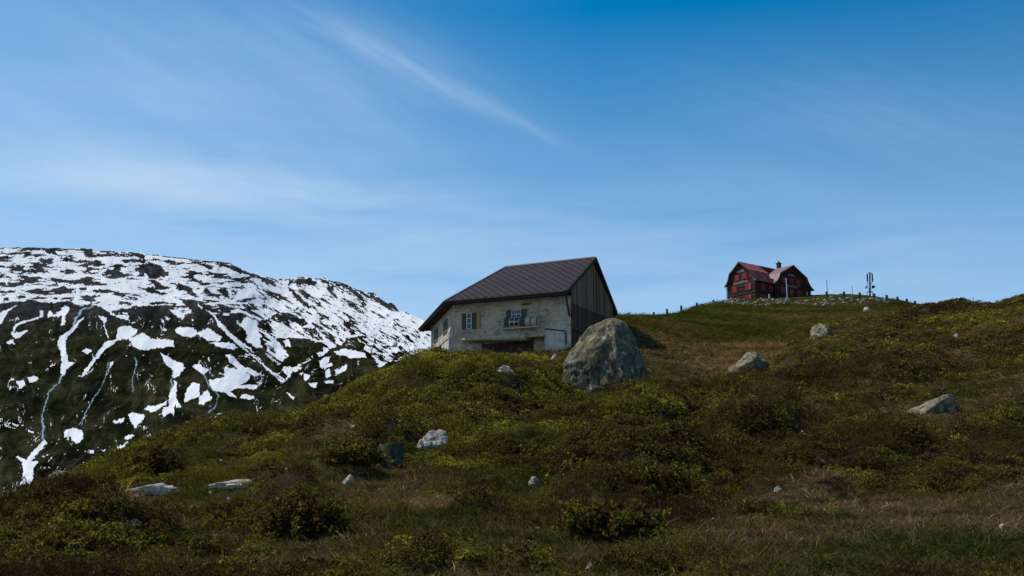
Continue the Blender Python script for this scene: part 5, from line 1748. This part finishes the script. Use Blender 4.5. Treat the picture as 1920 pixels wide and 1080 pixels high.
def plant(name, label, cat, bands, is_shrub):
    P_, S_, T_, V_ = [], [], [], []; allp = []
    for (y0, y1, rho, rad, hfac, protos) in bands:
        base = len(allp); allp += protos
        x, y = scatter(y0, y1, rho)
        s_ = shrubness(x, y)
        keep = (RNG.random(len(x)) < (sstep(.35, .75, s_) if is_shrub else 1 - .93 * sstep(.3, .8, s_))) & keep_clear(x, y, 1.6 if is_shrub else -.2)
        x, y, s_ = x[keep], y[keep], s_[keep]
        z = ground_z(x, y); keep = visible(x, y, z); x, y, z, s_ = x[keep], y[keep], z[keep], s_[keep]
        n = len(x)
        r_ = rad * RNG.uniform(.6, 1.45, n) * (y / (.5 * (y0 + y1))) ** .5
        if is_shrub:
            t = shrub_tint(x, y) + RNG.normal(size=n) * .18; h = r_ * hfac * (.6 + .6 * s_)
        else:
            t = dryness(x, y) + RNG.normal(size=n) * .17; h = r_ * hfac * RNG.uniform(.6, 1.3, n)
        P_.append(np.stack([x, y, z - .04 * r_ / rad], 1)); S_.append(np.stack([r_, r_, h], 1)); T_.append(np.clip(t, 0, 1)); 
        vi = RNG.integers(0, 4, n)
        if len(protos) > 4:      # needle-leaved dwarf juniper in patches of its own
            jn_ = (fbm(x / 3.1, y / 3.1, 171, 3) + RNG.normal(size=n) * .04) > .585
            vi = np.where(jn_, 4 + RNG.integers(0, 2, n), vi); T_[-1] = np.clip(T_[-1] - .08 * jn_, 0, 1)
        V_.append(base + vi)
    P_ = np.concatenate(P_); print(name, len(P_))
    tl = np.zeros((len(P_), 2))
    o = gn_scatter(name, P_, np.concatenate(S_), np.concatenate(T_), np.concatenate(V_), allp, tl, M_LEAF if is_shrub else M_BLADE)
    tag(o, label, cat, None, 'stuff')
    return o


plant('heath_shrubbery', 'low olive green and brown alpine shrubs covering the hillside', 'shrubs',
      [(5.5, 16, 32, .21, 1.15, near_s), (16, 34, 15, .28, 1.15, near_s), (34, 66, 6.0, .44, 1.1, mid_s), (66, 150, 2.8, .62, .7, far_s), (150, 250, .7, 1.0, .55, far_s)], True)
plant('grass', 'dry brown and green alpine grass between the shrubs', 'grass',
      [(5.5, 16, 46, .19, .60, near_g), (16, 34, 26, .26, .60, near_g), (34, 70, 9, .48, .5, far_g), (70, 150, 4.0, .62, .42, far_g), (150, 262, 1.8, .75, .20, far_g)], False)

# ------------------------------------------------------------------ single bushes that stand out
def bush(label, px, py, wpx, hpx, seed, tint=.3, leaves=9000, L=.05, bare=False, cat='bush', dens=1.0):
    p = on_ground(px, py); sc = 1.02 * p[1] / FPX
    rx = wpx * sc / 2; rz = hpx * sc
    r = np.random.default_rng(seed)
    root = empty('bush', (p[0], p[1] + rx * .4, p[2]))
    o3 = V3(p[0], p[1] + rx * .4, p[2])
    d = r.normal(size=(leaves // 6, 3)); d[:, 2] = np.abs(d[:, 2]); d /= np.linalg.norm(d, axis=1)[:, None]
    lump = np.array([mnoise.fractal(Vector(q * 2.4 + seed), .9, 2.0, 3) for q in d])
    rad = (r.uniform(.30, 1.0, len(d)) ** .5) * (1 + .55 * lump)
    c = d * rad[:, None] * V3(rx, rx * .8, rz)
    C_ = np.repeat(c, 6, 0); a = np.repeat(d, 6, 0) * .6 + V3(0, 0, .35) + r.normal(size=C_.shape) * .6
    a /= np.linalg.norm(a, axis=1)[:, None]
    if not bare:
        Q = leaf_soup(C_, a, L, L * .55, r)
        tn = np.clip(np.repeat(tint + lump * .35 + r.normal(size=len(d)) * .08, 6), 0, 1)
        me = soup_mesh('foliage', Q, M_OWN, {'tint': tn})
        f = bpy.data.objects.new('foliage', me); COL.objects.link(f); f.parent = root
    m = MB()
    for k in range(60 if bare else 26):
        q = c[r.integers(0, len(c))] * (1.0 if bare else .92)
        b0 = V3(q[0] * .18, q[1] * .18, -.15); m1 = (b0 + q) / 2 + r.normal(size=3) * rx * .06
        m.tube([o3 + b0, o3 + m1, o3 + q], [.014 * (2 if bare else 1), .010 * (2 if bare else 1), .004 * (2 if bare else 1)], 4)
    m.build('stems', M_TWIG, root)
    tag(root, label, cat, 'bushes standing out of the heath')
    return root


bush('big dark bush with glossy leaves below the right end of the bleached slab', 562, 1018, 165, 80, 1, .25, 15000, .055)
bush('dense dark bush under the crest right of centre, above a green grass strip', 1425, 812, 125, 58, 2, .20, 12000, .07)
bush('black green bush on the left slope above the thin slab', 292, 892, 88, 45, 3, .15, 8000, .08)
bush('wide dark bush with brown gaps in the lower middle', 1150, 1010, 190, 55, 4, .26, 15000, .055)
bush('tall brownish bush above the wide dark one', 1190, 925, 260, 55, 5, .30, 20000, .06)
bush('bare brown twiggy bush alone on the grass slope right of the great boulder', 1271, 692, 46, 26, 6, .1, 3000, .1, True)
bush('small green bush in front of the pale pitted boulder', 850, 862, 90, 30, 7, .42, 7000, .06)
bush('dark bush in the shade left of the square rock', 655, 868, 120, 40, 8, .34, 9000, .07)
bush('yellow green bush in front of the foot of the great boulder', 1195, 778, 150, 34, 9, .5, 12000, .07)
bush('rounded olive bush at the lower left corner', 130, 1060, 230, 60, 11, .38, 16000, .05)

# dead branches lying in the heath
def branch(label, pts, r=.018):
    P = [on_ground(*q) for q in pts]
    P = [p + UP * .16 for p in P]
    org = P[0]
    m = MB().tube([p - org for p in P], [r * (1 - .6 * i / (len(P) - 1)) for i in range(len(P))], 6)
    o = mesh_obj('dead_branch', m.v, m.f, M_DEAD); o.location = tuple(org)
    tag(o, label, 'branch')


branch('long pale dead branch under the long low boulder', [(1707, 834), (1725, 829), (1742, 824), (1762, 819)], .03)
branch('short crooked pale branch right of the dense dark bush', [(1504, 821), (1509, 826), (1519, 829)], .022)
branch('straight pale branch on the brown grass at the right', [(1768, 868), (1784, 864), (1802, 862)], .022)
branch('thin level dead stalk above the low dark bush', [(1534, 880), (1548, 879), (1563, 880)], .012)
branch('upright bleached twig in the heath right of the wide dark bush', [(1232, 938), (1240, 925), (1246, 918)], .014)

# stony bank below the hotel terrace
def rubble():
    x, y = scatter(225, 262, .55, .36)
    yy = y; u = x / yy
    lo, hi = uofpx(1235), uofpx(1720)
    cen = 247 + 0 * x
    k = (u > lo) & (u < hi) & (np.abs(y - cen) < 9 + 4 * (fbm(x / 9, y / 9, 301, 2) - .5)) & (fbm(x / 5, y / 4, 302, 3) > .46)
    x, y = x[k], y[k]; z = ground_z(x, y)
    V0, F0 = ico(1); V_, F_ = [], []
    for i in range(len(x)):
        s_ = RNG.uniform(.12, .45, 3) * V3(1.2, 1, .7) * RNG.uniform(.6, 1.3)
        q = V0 * (1 + RNG.uniform(-.28, .28, (len(V0), 1))) * s_ + V3(x[i], y[i], z[i] + .22)
        o_ = len(V_) * len(V0); V_.append(q); F_ += [tuple(a + o_ for a in f) for f in F0]
    o = mesh_obj('rubble', np.concatenate(V_), F_, M_RUB)
    tag(o, 'pale stone rubble strewn along the bank below the hotel', 'rubble', None, 'stuff')
    print('rubble', len(x))


def pebbles():
    x, y = scatter(7, 60, .35)
    k = (shrubness(x, y) < .35) & (fbm(x / 4, y / 4, 311, 2) > .47); x, y = x[k], y[k]; z = ground_z(x, y)
    V0, F0 = ico(1); V_, F_ = [], []
    for i in range(len(x)):
        s_ = RNG.uniform(.02, .07, 3) * V3(1.2, 1.2, .8) * (y[i] / 18) ** .5
        V_.append(V0 * (1 + RNG.uniform(-.28, .28, (len(V0), 1))) * s_ + V3(x[i], y[i], z[i] + .02))
        F_ += [tuple(a + i * len(V0) for a in f) for f in F0]
    tag(mesh_obj('pebbles', np.concatenate(V_), F_, M_SLAB), 'small pale stones strewn over the grassy patches', 'pebbles', None, 'stuff')


pebbles()
M_RUB = material('pale rubble', lambda nt, b: m_rock(nt, b, (2.0, 1.8, 1.5), .3, .3), .9, .2)
rubble()
